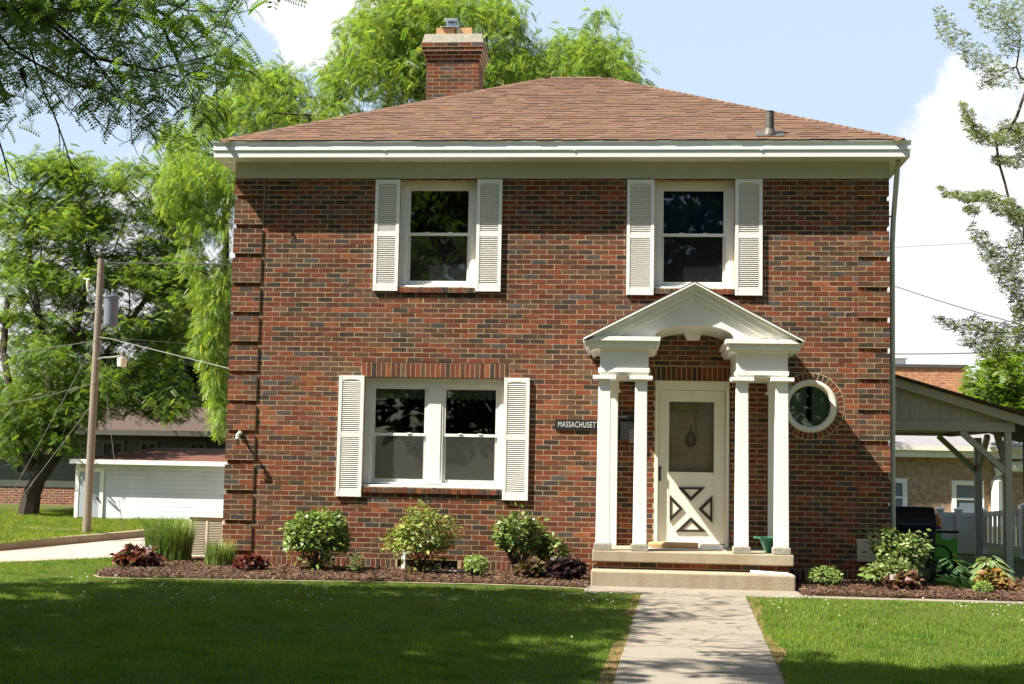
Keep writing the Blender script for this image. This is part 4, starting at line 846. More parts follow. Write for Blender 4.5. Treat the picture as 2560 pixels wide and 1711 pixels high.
# ================================================================== PLANTS OF THE BEDS
def stems(b, c, ends, r0=.012, k=5, mi=0):
    for e in ends:
        e = np.asarray(e); mid = (np.asarray(c)+e)/2+np.array([random.gauss(0, .03), random.gauss(0, .03), .05]); b.tube([np.asarray(c)+np.array([random.gauss(0, .03), random.gauss(0, .03), 0]), mid, e], [r0, r0*.7, r0*.35], k, mi, False)
def shrub(name, label, cat, u0, u1, v0, v1, Y, nl, ls, base, alt, seed, group=None, lump=.22, tmpl=LEAF, up=.5, low=.15, pa=.3, depth=.9, lo=.6, hi=1.35, mat='leafs', hollow=.5, wild=.0):
    """a leafy mound whose silhouette spans the given pixels at distance Y"""
    r = np.random.RandomState(seed); random.seed(seed)
    a, b = onY(*ov(u0, v1), Y), onY(*ov(u1, v0), Y); rx, rz = (b[0]-a[0])/2, (b[2]-max(a[2], G))/2; cx, cz = (a[0]+b[0])/2, (b[2]+max(a[2], G))/2
    t = thing(name, label, cat, (cx, Y, G+.03), group); c = np.array([cx, Y, cz]); rad = np.array([rx, rx*depth, rz])*(1-ls/ (rx+rz)*.6)
    D = r.randn(nl, 3); D /= np.linalg.norm(D, axis=1, keepdims=True); D[:, 2] = np.where(r.rand(nl) < low, D[:, 2], np.abs(D[:, 2])*1.2-.35); D /= np.linalg.norm(D, axis=1, keepdims=True)
    lobes = r.randn(9, 3); lobes /= np.linalg.norm(lobes, axis=1, keepdims=True); Lm = 1-lump+lump*1.6*np.max(np.clip(D@lobes.T, 0, 1)**5, axis=1)
    q = (hollow+(1-hollow)*r.rand(nl)**.45)*Lm; q = q*(1+wild*(r.rand(nl) < .06)*r.rand(nl)); P = c+D*rad*q[:, None]
    P[:, 2] = np.maximum(P[:, 2], G+.05)
    d = D*.8+r.randn(nl, 3)*.55; d[:, 2] = d[:, 2]*.5-.10; R = frames(d, np.array([0, -.25, 1.])*up+D*.6+r.randn(nl, 3)*.35)
    cols = colvar(r, nl, base, lo, hi, alt, pa); sc = ls*(.65+.6*r.rand(nl))
    o = mass('foliage', spread(tmpl, P, R, sc), 4, np.repeat(cols, len(tmpl), 0), mat, t)
    m = MB(); stems(m, (cx, Y, G), [P[i] for i in r.choice(nl, 22)], .010); m.build('stems', 'bark', t)
    return t
GRN, YEL = (.120, .190, .040), (.25, .33, .09)
shrub('leafy_shrub', 'dense round green shrub under the left shutter, farthest from the porch', 'shrub', 646, 812, 1168, 1322, -.62, 2300, .078, GRN, YEL, 21, 'three shrubs along the front wall', wild=.3, lump=.16)
shrub('leafy_shrub', 'loose yellow tinged shrub in front of the basement window', 'shrub', 882, 1050, 1162, 1318, -.62, 1500, .078, (.150, .21, .045), (.30, .33, .09), 22, 'three shrubs along the front wall', lump=.35, hollow=.3, pa=.4, wild=.4)
shrub('leafy_shrub', 'uneven green shrub between the right shutter and the porch', 'shrub', 1122, 1258, 1180, 1305, -.62, 1600, .078, (.115, .18, .05), (.27, .34, .11), 23, 'three shrubs along the front wall', lump=.35, wild=.4)
shrub('side_shrub', 'low green shrub leaning toward the porch beside the uneven shrub', 'shrub', 1225, 1300, 1225, 1315, -.55, 420, .075, (.115, .18, .05), (.27, .34, .11), 24, None, lump=.35, wild=.4)
RED = (.135, .030, .020)
def heuchera(label, u0, u1, v0, v1, Y, n, ls, base, alt, seed, group):
    return shrub('coral_bells', label, 'plant', u0, u1, v0, v1, Y, n, ls, base, alt, seed, group, lump=.25, tmpl=np.array([[[0, 0, 0], [.4, -.5, .1], [1, 0, -.15], [.4, .5, .1]]]), up=.8, low=.05, pa=.3, hollow=.45, lo=.45, hi=1.5)
heuchera('larger dark red coral bells at the left tip of the bed', 255, 370, 1256, 1330, -.85, 300, .10, RED, (.075, .06, .03), 31, 'red coral bells')
heuchera('smaller dark red coral bells between grass tuft and round shrub', 540, 612, 1268, 1332, -.95, 190, .085, (.14, .028, .022), (.07, .03, .025), 32, 'red coral bells')
heuchera('brown green coral bells under the uneven shrub', 1172, 1258, 1284, 1338, -.95, 240, .085, (.085, .05, .032), (.10, .085, .035), 33, 'dark coral bells beside the step')
heuchera('blackish purple coral bells touching the porch step', 1252, 1340, 1278, 1348, -1.1, 320, .10, (.030, .016, .020), (.055, .032, .030), 34, 'dark coral bells beside the step')
heuchera('red veined coral bells in front of the tall right shrub', 2030, 2112, 1312, 1378, -1.25, 260, .085, (.14, .06, .045), (.12, .12, .045), 35, 'coral bells in the right bed')
heuchera('orange brown coral bells near the carport post', 2232, 2326, 1308, 1378, -.95, 260, .095, (.20, .10, .03), (.24, .19, .05), 36, 'coral bells in the right bed')
LIM = (.25, .37, .09)
for lab, a, sd in (('round lime green sedum between two front wall shrubs', (1062, 1120, 1268, 1334, -.95), 41), ('lime green sedum alone beside the porch step', (1846, 1932, 1296, 1370, -1.05), 42), ('tiny pale sedum in front of the orange brown coral bells', (2232, 2272, 1332, 1378, -1.35), 43)):
    shrub('sedum', lab, 'plant', *a, 700, .055, LIM, (.32, .42, .15), sd, 'lime sedums', lump=.12, tmpl=LEAFN, up=.4, hollow=.35)
shrub('tall_shrub', 'tall variegated shrub at the right corner of the house', 'shrub', 1985, 2138, 1196, 1345, -.55, 950, .085, (.12, .18, .045), (.30, .35, .13), 51, None, lump=.42, hollow=.3, wild=.45)
shrub('low_shrub', 'low spreading pale shrub below the tall right shrub', 'shrub', 1968, 2120, 1278, 1352, -.95, 520, .085, (.15, .215, .06), (.31, .36, .15), 52, None, lump=.35, hollow=.3, wild=.3)
def rosette(name, label, u0, u1, v0, v1, Y, n, ls, c_in, c_edge, seed, tm=.36):
    r = np.random.RandomState(seed); a, b = onY(*ov(u0, v1), Y), onY(*ov(u1, v0), Y); cx = (a[0]+b[0])/2; rx = (b[0]-a[0])/2; top = b[2]-G
    t = thing(name, label, 'plant', (cx, Y, G+.03)); az = r.rand(n)*6.283; q = r.rand(n)**.6
    P = np.column_stack([cx+np.cos(az)*rx*q*.72, Y+np.sin(az)*rx*q*.6, G+top*(.95-.55*q**1.5)*(.75+.3*r.rand(n))]); d = np.column_stack([np.cos(az), np.sin(az), -.15-.5*q]); R = frames(d+r.randn(n, 3)*.12, np.tile([0, 0, 1.], (n, 1))+r.randn(n, 3)*.15); sc = ls*(.8+.4*r.rand(n))
    # broad leaf of three strips: margin, centre, margin
    prof = [(0, .02), (.25, tm*.8), (.55, tm), (.82, tm*.55), (1, .01)]; F = []; K = []
    for (t0, w0), (t1, w1) in zip(prof[:-1], prof[1:]):
        z0, z1 = -.22*t0*t0, -.22*t1*t1
        for s in (-1, 1):
            F.append([[t0, 0, z0], [t1, 0, z1], [t1, s*w1*.66, z1+.05*w1], [t0, s*w0*.66, z0+.05*w0]]); K.append(0)
            F.append([[t0, s*w0*.66, z0+.05*w0], [t1, s*w1*.66, z1+.05*w1], [t1, s*w1, z1-.02], [t0, s*w0, z0-.02]]); K.append(1)
    T = np.array(F); cc_ = np.where(np.array(K)[None, :, None] == 0, np.array(c_in)[None, None], np.array(c_edge)[None, None])*(.75+.5*r.rand(n, 1, 1))
    mass('leaves', spread(T, P, R, sc), 4, cc_.reshape(-1, 3), 'leafs', t)
    m = MB(); stems(m, (cx, Y, G+.01), list(P[:18]), .006); m.build('stalks', 'leafstalk' if 'leafstalk' in MT else 'green', t)
    return t
MT['leafstalk'] = paint('leaf_stalk', (.09, .13, .04), .6)
rosette('hosta', 'dark green hosta in the shade beside the grill', 2125, 2235, 1268, 1340, -.35, 110, .18, (.045, .095, .03), (.055, .11, .035), 61, .28)
rosette('hosta', 'variegated hosta with pale edges near the carport post', 2195, 2335, 1270, 1332, -.35, 110, .17, (.13, .21, .06), (.34, .38, .20), 62, .26)
# fern
r = np.random.RandomState(63); a = onY(*ov(2215, 1352), -.85); t = thing('fern', 'dark green fern between the two hostas', 'fern', (a[0], -.85, G)); n = 60; az = r.rand(n)*6.283
d = np.column_stack([np.cos(az), np.sin(az), .5+.7*r.rand(n)]); mass('fronds', spread(frond(12, .07, .22, .45), np.tile([a[0], -.85, G+.02], (n, 1))+r.randn(n, 3)*[.05, .05, .01], frames(d, np.tile([0, 0, 1.], (n, 1))), .26+.14*r.rand(n)), 4, np.repeat(colvar(r, n, (.035, .085, .025)), len(frond(12)), 0), 'leafs', t)
def tuft(name, label, u0, u1, v0, v1, Y, n, w, base, seed, group=None, depth=.6):
    r = np.random.RandomState(seed); a, b = onY(*ov(u0, v1), Y), onY(*ov(u1, v0), Y); cx = (a[0]+b[0])/2; rx = (b[0]-a[0])/2; hh = b[2]-G
    t = thing(name, label, 'ornamental grass', (cx, Y, G), group); az = r.rand(n)*6.283; q = np.sqrt(r.rand(n)); F = []
    bx = cx+np.cos(az)*rx*q*.75; by = Y+np.sin(az)*rx*q*.75*depth; h = hh*(.55+.5*r.rand(n)); le = (.10+.35*r.rand(n))*h*.8; a2 = az+r.randn(n)*.8
    sd = np.column_stack([-np.sin(a2), np.cos(a2), np.zeros(n)])*w; di = np.column_stack([np.cos(a2), np.sin(a2), np.zeros(n)])
    p = [np.column_stack([bx, by, np.full(n, G)])+di*(le*f)[:, None]+np.column_stack([np.zeros(n), np.zeros(n), h*g_]) for f, g_ in ((0, 0), (.12, .4), (.45, .8), (1.1, 1.))]
    V = np.concatenate([np.stack([p[i]-sd*(1-.3*i), p[i]+sd*(1-.3*i), p[i+1]+sd*(1-.3*(i+1)), p[i+1]-sd*(1-.3*(i+1))], 1) for i in range(3)]); c = colvar(r, n, base, .6, 1.4, (.19, .21, .07), .15)
    mass('blades', V, 4, np.tile(c, (3, 1)), 'leafs', t); return t
tuft('grass_tuft', 'tall dense ornamental grass left of the beige cooling unit', 316, 458, 1188, 1312, .25, 1500, .006, (.155, .25, .06), 71)
tuft('grass_tuft', 'short pale ornamental grass in front of the house corner', 458, 548, 1238, 1318, -.35, 600, .0055, (.20, .29, .075), 72)
def sprout(label, u, v0, v1, Y, n, ls, col, seed, w=.05):
    r = np.random.RandomState(seed); a, b = onY(*ov(u, v1), Y), onY(*ov(u, v0), Y); t = thing('seedling', label, 'plant', (a[0], Y, G)); hh = b[2]-G
    q = (np.arange(n)+.5)/n; az = np.arange(n)*2.4; P = np.column_stack([a[0]+np.cos(az)*.015, Y+np.sin(az)*.015, G+hh*(.15+.8*q)]); d = np.column_stack([np.cos(az), np.sin(az), .5-.2*r.rand(n)])
    mass('leaves', spread(LEAF, P, frames(d, np.tile([0, 0, 1.], (n, 1))), ls*(1.1-.4*q)), 4, colvar(r, n, col), 'leafs', t); m = MB(); m.tube([(a[0], Y, G), (a[0]+.01, Y, G+hh)], [.008, .004], 6); m.build('stem', 'leafstalk', t)
sprout('small upright broad leaved seedling right of the round shrub', 814, 1268, 1322, -1.0, 16, .13, (.10, .19, .07), 81)
sprout('tiny seedling in front of the tall ornamental grass', 449, 1284, 1308, -.5, 10, .06, (.15, .22, .05), 82)
# bare twigs, a drain pipe and a stake in the bed
a = onY(*rg(560, 1100, 3.666)(1145, 1060), -.75); t = thing('dead_twig', 'bare dead twig arching right of the round shrub', 'twig', (a[0]-.1, -.75, G)); m = MB()
for tip in ((1280, 990), (1310, 1105), (1235, 1050)): b = onY(*rg(560, 1100, 3.666)(*tip), -.7); m.tube([(a[0]-.12, -.75, G), (a[0], -.74, a[2]), b], [.009, .007, .004], 5)
m.build('branches', 'bark2', t)
x0, x1 = onY(*rg(980, 1240, 4.692)(340, 890), -.45)[0], onY(*rg(980, 1240, 4.692)(850, 895), -.45)[0]; zz = onY(*rg(980, 1240, 4.692)(600, 888), -.45)[2]
m = MB(); m.tube([(x0, -.45, zz-.03), (x0+.05, -.45, zz), (x1, -.42, zz-.005)], [.024]*3, 10); tag(m.build('drain_pipe', 'letter'), 'pale pipe lying on the mulch below the basement window', 'pipe')
x0 = onY(*rg(980, 1240, 4.692)(135, 800), -.2)[0]; m = MB(); m.hprism([(x0-.03, -.22), (x0+.03, -.22), (x0+.035, -.16), (x0-.035, -.16)], G-.02, .36); m.hprism([(x0-.02, -.225), (x0+.02, -.225), (x0+.01, -.155), (x0-.01, -.155)], .3602, .40); tag(m.build('white_post', 'vinyl', bevel=.008), 'short white post half hidden behind the yellow tinged shrub', 'post')
# utility cover on the right corner
a, b = onY(2143, 1349, -.06), onY(2205, 1406, -.06); t = thing('utility_cover', 'plain beige metal cover low on the right brick corner', 'utility box', ((a[0]+b[0])/2, -.02, b[2])); m = MB(); m.box(a[0], b[0], -.10, -.021, b[2], a[2]); m.build('body', 'beige', t, bevel=.008); m = MB(); m.box(a[0]-.008, b[0]+.008, -.108, -.022, a[2]-.03, a[2]+.006); m.build('lid', 'beige', t, bevel=.004)
# beige cooling unit at the left corner
Y = 1.0; a, b = onY(469, 1405, Y), onY(560, 1292, Y); x0, x1, z1 = a[0], b[0]+.02, b[2]; t = thing('cooling_unit', 'beige louvred air conditioner beside the left corner of the house', 'air conditioner', ((x0+x1)/2, Y, DZ)); z0 = G+.02
m = MB()
for px_ in (x0, x1-.045): m.box(px_, px_+.045, Y, Y+.045, z0, z1-.03); m.box(px_, px_+.045, Y+.60, Y+.645, z0, z1-.03)
m.box(x0+.045, x1-.045, Y+.003, Y+.04, z0, z0+.06); m.box(x0+.045, x1-.045, Y+.003, Y+.04, z1-.07, z1-.03); xm = (x0+x1)/2; m.box(xm-.02, xm+.02, Y+.001, Y+.04, z0+.06, z1-.07); m.box(x0+.002, x0+.03, Y+.046, Y+.6, z0, z1-.031); m.box(x1-.03, x1-.002, Y+.046, Y+.6, z0, z1-.031); m.box(x0+.046, x1-.046, Y+.61, Y+.64, z0, z1-.031)
m.build('frame', 'acbeige', t, bevel=.01); m = MB(); m.box(x0-.012, x1+.012, Y-.014, Y+.66, z1-.0295, z1); m.build('lid', 'acbeige', t, bevel=.012)
for p0, p1 in ((x0+.05, xm-.022), (xm+.022, x1-.05)):
    m = MB(); n = 20; h_ = (z1-.075-z0-.065)/n
    for i in range(n): m.box(p0, p1, Y+.008, Y+.04, z0+.065+h_*(i+.22), z0+.065+h_*(i+.70))
    m.box(p0, p1, Y+.05, Y+.055, z0+.06, z1-.07, 1); m.build('louvre', ['acbeige', 'black'], t)
m = MB(); m.box(x0-.08, x1+.06, Y-.08, Y+.74, -.1, z0-.002); tag(m.build('concrete_pad', 'concrete', bevel=.01), 'concrete pad under the beige cooling unit', 'pad')

# fallen bits on lawn and walk
r = np.random.RandomState(91); n = 900; C = np.column_stack([-4+17*r.rand(n), -12+10*r.rand(n)]); pos = np.column_stack([C, G+.016+np.where(inpoly(C, WALKP), 0, .03)*r.rand(n)]); d = np.column_stack([r.randn(n), r.randn(n), r.randn(n)*.15])
cs = np.array([(.20, .13, .05), (.26, .22, .08), (.12, .07, .035), (.17, .21, .06)])[r.randint(0, 4, n)]; o = mass('leaf_litter', spread(LEAFN, pos, frames(d, np.tile([0, 0, 1.], (n, 1))), .012+.022*r.rand(n)), 4, cs, 'chip'); tag(o, 'small fallen leaflets scattered over lawn and walk', 'leaves', kind='stuff')
# ================================================================== TREES
def tree_tubes(b, nodes, par, rad, k=5, mi=0):
    nodes = np.asarray(nodes); P = nodes[[max(p, 0) for p in par]]; d = nodes-P; L = np.linalg.norm(d, axis=1); ok = (L > 1e-4) & (np.array(par) >= 0)
    idx = np.where(ok)[0]; A, B = P[idx], nodes[idx]; d = d[idx]/L[idx, None]; ref = np.where(np.abs(d[:, 2:3]) < .9, [[0, 0, 1.]], [[1., 0, 0]]); s = np.cross(d, ref); s /= np.linalg.norm(s, axis=1, keepdims=True); n = np.cross(d, s)
    ra = np.minimum(rad[np.array(par)[idx]], rad[idx]*1.5); r2 = rad[idx]; an = np.arange(k)*2*math.pi/k; c, si = np.cos(an), np.sin(an)
    ring = s[:, None]*c[None, :, None]+n[:, None]*si[None, :, None]; a = A[:, None]+ring*ra[:, None, None]; e = B[:, None]+ring*r2[:, None, None]
    return np.stack([a, np.roll(a, -1, 1), np.roll(e, -1, 1), e], 2).reshape(-1, 4, 3)
def skeleton(trunk, targets, rs, seg=.6, jit=.06, rtip=.007, kpath=.45, expo=.48, rmax=.4, limbs=(), arch=.10):
    nodes = [np.array(p, float) for p in trunk]; par = [-1]+list(range(len(trunk)-1)); plen = [0.]
    for i in range(1, len(nodes)): plen.append(plen[-1]+.3*np.linalg.norm(nodes[i]-nodes[i-1]))
    for lb in limbs:
        j = min(range(len(trunk)), key=lambda i: np.linalg.norm(nodes[i]-np.array(lb[0])))
        for p in lb: nodes.append(np.array(p, float)); par.append(j); plen.append(plen[j]+np.linalg.norm(nodes[-1]-nodes[j])*.5); j = len(nodes)-1
    first = max(1, len(trunk)//2); T = np.asarray(targets); o = np.argsort(np.linalg.norm(T-nodes[len(trunk)-1], axis=1)); tips = []
    for ti in o:
        t = T[ti]; A = np.array(nodes[first:]); D = np.linalg.norm(A-t, axis=1)+kpath*np.array(plen[first:]); D += np.where(A[:, 2] > t[2]+1.2, 1.5, 0); j = int(np.argmin(D))+first
        st = nodes[j]; L = np.linalg.norm(t-st); n = max(1, int(L/seg)); last = j
        for i in range(1, n+1):
            f = i/n; p = st+(t-st)*f+np.array([0, 0, arch*L*math.sin(math.pi*f)])+(rs.randn(3)*jit*min(1, L) if i < n else 0); nodes.append(p); par.append(last); plen.append(plen[last]+L/n); last = len(nodes)-1
        tips.append(last)
    cnt = np.zeros(len(nodes))
    for t in tips: cnt[t] += 1
    for i in range(len(nodes)-1, 0, -1): cnt[par[i]] += cnt[i]
    rad = np.minimum(rtip*np.maximum(cnt, .5)**expo, rmax)
    return np.array(nodes), par, rad
def add_trunk(nodes, par, rad, mat, t, k=6): 
    Q = tree_tubes(None, nodes, par, rad, k); o = mass('trunk', Q, 4, np.ones((len(Q), 3)), mat, t); return o
def blob_points(blobs, n, Y, dY, rs, fill=1.):
    """points inside screen-measured lobes placed at their true distance, with real depth"""
    w = np.array([b[2]*b[3]*(b[4] if len(b) > 4 else 1) for b in blobs], float); w /= w.sum(); k = rs.choice(len(blobs), n, p=w); B = np.array([b[:4] for b in blobs], float)[k]
    D = rs.randn(n, 3); D /= np.linalg.norm(D, axis=1, keepdims=True); D *= (rs.rand(n, 1)**(1/3.))*fill; out = []
    for b, d in zip(B, D): out.append(onY(b[0]+d[0]*b[2], b[1]+d[1]*b[3], Y+d[2]*dY))
    return np.array(out)
def foliage(t, P, rs, tmpl, size, base, alt, pa, mat='leaf', droop=(-.9, .2), lo=.6, hi=1.35, name='crown', keep=None, outward=None, az=None):
    n = len(P); a = rs.rand(n)*6.283; dz = droop[0]+(droop[1]-droop[0])*rs.rand(n); d = np.column_stack([np.cos(a), np.sin(a), dz]); up = np.tile([0, 0, 1.], (n, 1))+rs.randn(n, 3)*.4
    c = colvar(rs, n, base, lo, hi, alt, pa); return mass(name, spread(tmpl, P, frames(d, up), size*(.65+.7*rs.rand(n))), 4, np.repeat(c, len(tmpl), 0), mat, t)
rs = np.random.RandomState(101)
# --- the big honey locust whose trunk stands out of frame on the left; its crown shades the lawn
POLYF = [(-120, -150), (900, -150), (735, -20), (700, 12), (640, 30), (585, 22), (610, 80), (655, 100), (635, 185), (590, 215), (545, 190), (500, 235), (570, 265), (560, 300), (470, 320), (440, 290), (405, 330), (400, 370), (345, 345), (325, 275), (290, 320), (255, 290), (200, 265), (130, 270), (75, 330), (-10, 310), (-120, 330)]
def ground_of(P): f = (P[:, 2]-G)/-SUN[2]; return P[:, 0]+SUN[0]*f, P[:, 1]+SUN[1]*f
def wob(x, y): return .35*np.sin(x*1.9+y)+.25*np.sin(x*4.1-y*1.3+2)
def shade_prob(gx, gy):
    pl = wl0[0]+(wl1[0]-wl0[0])*(gy-wl0[1])/(wl1[1]-wl0[1]); pr = wr0[0]+(wr1[0]-wr0[0])*(gy-wr0[1])/(wr1[1]-wr0[1]); w = wob(gx, gy)
    left = (gx < pl-.15) & (gy < -2.35+.35*w-np.clip(-.9-gx, 0, 2)*.5)
    spot = ((np.abs(gx-4.6) < 1.0) & (np.abs(gy+3.75+.2*w) < .28)) | ((np.abs(gx-2.9) < .5) & (np.abs(gy+3.2) < .22)) | ((np.abs(gx+.4+w) < .8) & (np.abs(gy+3.7+w) < .3)) | ((np.abs(gx-5.0) < .5) & (np.abs(gy+6.6) < .5))
    step = (gx > 5.0) & (gx < 6.5) & (gy > -2.0) & (gy < -1.0)
    path = (gx >= pl-.15) & (gx <= pr) & (gy < -2.3)
    band = np.sin(gy*4.2+gx*.5+1.2*np.sin(gx*1.3))+.6*np.sin(gy*7.7+2)
    right = (gx > pr) & (gy < -7.25-.30*np.clip(gx-7.1, 0, 4)+.35*w)
    p = np.zeros(len(gx)); p[left] = 1; p[spot] = .10; p[path] = np.where(band[path] > .45, .40, .02); p[right] = 1; p[step & (np.sin(gx*7+gy*4) > .2)] = .45; p[(gx > 13) | (gy < -19)] *= .5
    return p
def vis_ok(P):
    u, v, d = projn(P); front = d > .6; inf = front & (u > -60) & (u < 2640) & (v > -60) & (v < 1760)
    return ~inf | inpoly(np.column_stack([u, v]), POLYF)
trunkF = [(-4.6, -12.5, G-.1), (-4.55, -12.45, 1.2), (-4.4, -12.3, 2.6), (-4.1, -12., 3.8), (-3.7, -11.7, 4.8)]
tF = thing('honey_locust', 'overhanging honey locust branches at upper left, dark against the sky', 'tree', (-4.6, -12.5, G))
# unseen crown above and left, carved so its shadow fills the shade mask
n = 60000; P = np.column_stack([-12+20*rs.rand(n), -18+15*rs.rand(n), 4.4+6.6*rs.rand(n)])
e = ((P[:, 0]+3.)/8.6)**2+((P[:, 1]+10.5)/7.6)**2+((P[:, 2]-6.5)/4.6)**2; gx, gy = ground_of(P); k = (e < 1) & (rs.rand(n) < shade_prob(gx, gy)) & vis_ok(P); P = P[k]
# lumpy: keep what lies near cluster centres
Cc = P[rs.choice(len(P), 330)]; dmin = np.min(np.linalg.norm(P[:, None, :]-Cc[None], axis=2), axis=1) if len(P) < 9000 else np.concatenate([np.min(np.linalg.norm(q[:, None]-Cc[None], axis=2), axis=1) for q in np.array_split(P, 20)]); P = P[dmin < .85]
u_, v_, d_ = projn(P); inv = (d_ > .6) & (u_ > -60) & (u_ < 2640) & (v_ > -60); near = (d_ > .6) & (u_ > -420) & (u_ < 2980) & (v_ > -420); Pout = P[~inv & ~near]; Pnear = P[near & ~inv]; Pout = Pout[rs.permutation(len(Pout))[:8000]]
# the drooping part the photograph shows
def samp(nn, dens=None):
    out = []
    while len(out) < nn:
        u, v = rs.rand()*840-110, rs.rand()*500-120
        if not inpoly(np.array([[u, v]]), POLYF)[0]: continue
        # denser towards the upper middle, thin at the lower left
        dn = 1-.65*max(0, min(1, (v-120)/200))*(1 if u < 330 else .3)-(.35 if u < 120 and v > 60 else 0)
        if rs.rand() > dn: continue
        d = 10.2+4.5*rs.rand(); q = ray(u, v); out.append(CAM+q/ q[1]*d)
    return np.array(out)
tg = samp(170); Pv = np.concatenate([tg[rs.randint(0, len(tg), 3500)]+rs.randn(3500, 3)*[.15, .2, .11]])
Pv = Pv[vis_ok(Pv)]
gx, gy = ground_of(Pv); pl_ = wl0[0]+(wl1[0]-wl0[0])*(gy-wl0[1])/(wl1[1]-wl0[1]); Pv = Pv[(gy < -2.2) & ((gx < pl_+.1) | (rs.rand(len(gx)) < .35))]
print('fronds', len(Pout), len(Pv))
FR9 = frond(9, .10, .24, .4); FR6 = frond(6, .19, .34, .35)
Pn = np.concatenate([Pnear[rs.randint(0, len(Pnear), 2600)]+rs.randn(2600, 3)*[.25, .25, .2]]); u_, v_, d_ = projn(Pn); Pn = Pn[vis_ok(Pn)]; Pv = np.concatenate([Pv, Pn])
foliage(tF, Pv, rs, FR9, .18, (.10, .19, .042), (.15, .25, .055), .35, 'leafd')
foliage(tF, Pout, rs, FR6, .52, (.045, .085, .018), (.07, .12, .025), .3, 'leafd', name='upper_crown')
tgo = Pout[rs.choice(len(Pout), 150)]; ndF = np.concatenate([tgo, tg]); nodes, par, rad = skeleton(trunkF, ndF, rs, .5, .07, .0038, .35, .5, .30); add_trunk(nodes, par, rad, 'bark', tF)
m = MB()
def pxs(pts, d): return [CAM+ray(*p)/ray(*p)[1]*d for p in pts]
for pts, r0, d in (([(75, 120), (110, 230), (140, 300), (165, 370), (182, 430), (194, 482)], .011, 12.2), ([(146, 310), (150, 360), (146, 385)], .006, 12.2), ([(160, 350), (158, 385)], .005, 12.2), ([(-20, 300), (8, 385), (22, 440), (26, 470)], .010, 11.5), ([(15, 400), (36, 425), (45, 455), (52, 490)], .006, 11.5), ([(190, 230), (240, 300), (290, 345), (310, 356)], .008, 12.6), ([(215, 250), (262, 335), (258, 350)], .005, 12.6), ([(90, 180), (160, 260), (215, 330), (235, 318)], .007, 12.4), ([(330, 200), (325, 290), (330, 350), (345, 390)], .007, 12.), ([(180, 410), (205, 440), (220, 460)], .005, 12.2)): m.tube(pxs(pts, d), list(np.linspace(r0, r0*.35, len(pts))), 6)
m.build('bare_twigs', 'bark', tF)
# bird on a branch
bp_ = CAM+ray(58, 188)/ray(58, 188)[1]*12.1; t = thing('bird', 'small dark bird perched among the overhanging branches', 'bird', bp_)
m = MB(); ax = np.array([.28, .1, -.95]); ax /= np.linalg.norm(ax); pr = [(-.075, .004), (-.066, .016), (-.05, .024), (-.036, .021), (-.02, .030), (.01, .034), (.04, .026), (.065, .013), (.13, .010), (.135, .004)]; m.tube([bp_+ax*s for s, r in pr], [r for s, r in pr], 12); hd = bp_-ax*.07; m.tube([hd+np.array([.012, -.01, 0]), hd+np.array([.04, -.015, .004])], [.007, .001], 6); m.build('body', 'bird', t, smooth=True)
# --- bright honey locust rising behind the house
BB = [(905, 120, 80, 100), (980, 40, 110, 90), (1110, 30, 150, 90), (1010, 170, 130, 110), (1230, 70, 80, 110), (1200, 190, 150, 100), (1290, 150, 60, 80), (1370, 190, 90, 70), (1440, 140, 90, 80), (1530, 160, 70, 80), (1550, 210, 50, 50), (1605, 210, 24, 16), (1497, 46, 24, 12, .6), (1490, 66, 5, 22, .5), (860, 200, 60, 60), (800, 280, 110, 50),
      (690, 210, 100, 55), (600, 215, 60, 34), (640, 290, 110, 60), (560, 260, 70, 40), (520, 340, 90, 60), (440, 370, 60, 60), (480, 440, 80, 70), (560, 450, 40, 80), (420, 470, 50, 60), (500, 540, 60, 60, .5)]
BL2 = [(480, 440, 80, 70), (560, 450, 40, 70), (430, 480, 50, 60), (560, 560, 26, 90, .6), (500, 560, 60, 50, .5), (556, 690, 30, 70), (535, 770, 46, 70, 1.5), (528, 850, 48, 80, 1.7), (540, 930, 36, 80, 1.7), (548, 1020, 24, 70, 1.5), (480, 640, 40, 60, .4), (500, 720, 40, 40, .6)]
tB = thing('honey_locust', 'tall bright yellow green honey locust rising behind the brick house', 'tree', (3.5, 15.5, G))
tgt = blob_points(BB, 330, 15.5, 3.2, rs, .85); P = blob_points(BB, 9000, 15.5, 3.4, rs); P = np.concatenate([P, tgt[rs.randint(0, 330, 16000)]+rs.randn(16000, 3)*[.24, .27, .18]])
foliage(tB, P, rs, frond(7, .13, .28, .38), .235, (.175, .285, .075), (.25, .33, .10), .3, 'leaf', droop=(-1.1, .15), lo=.6, hi=1.3)
P2 = blob_points(BL2, 5200, 10.6, 1.1, rs); foliage(tB, P2, rs, frond(7, .13, .28, .42), .20, (.20, .31, .075), (.27, .35, .10), .3, 'leaf', droop=(-1.5, -.1), lo=.6, hi=1.3, name='hanging_foliage')
tgt = np.concatenate([tgt, blob_points(BL2, 60, 10.8, 1.0, rs, .7)])
nodes, par, rad = skeleton([(3.2, 15.5, G-.1), (3.2, 15.5, 2), (3.3, 15.4, 4), (3.3, 15.4, 5.6)], tgt, rs, .8, .09, .012, .35, .5, .35, limbs=[[onY(850, 310, 15.3), onY(690, 290, 15.2), onY(560, 400, 15.)], [onY(1100, 250, 15.5), onY(1120, 120, 15.6)], [onY(1280, 260, 15.5), onY(1420, 150, 15.6)]]); add_trunk(nodes, par, rad, 'bark', tB)
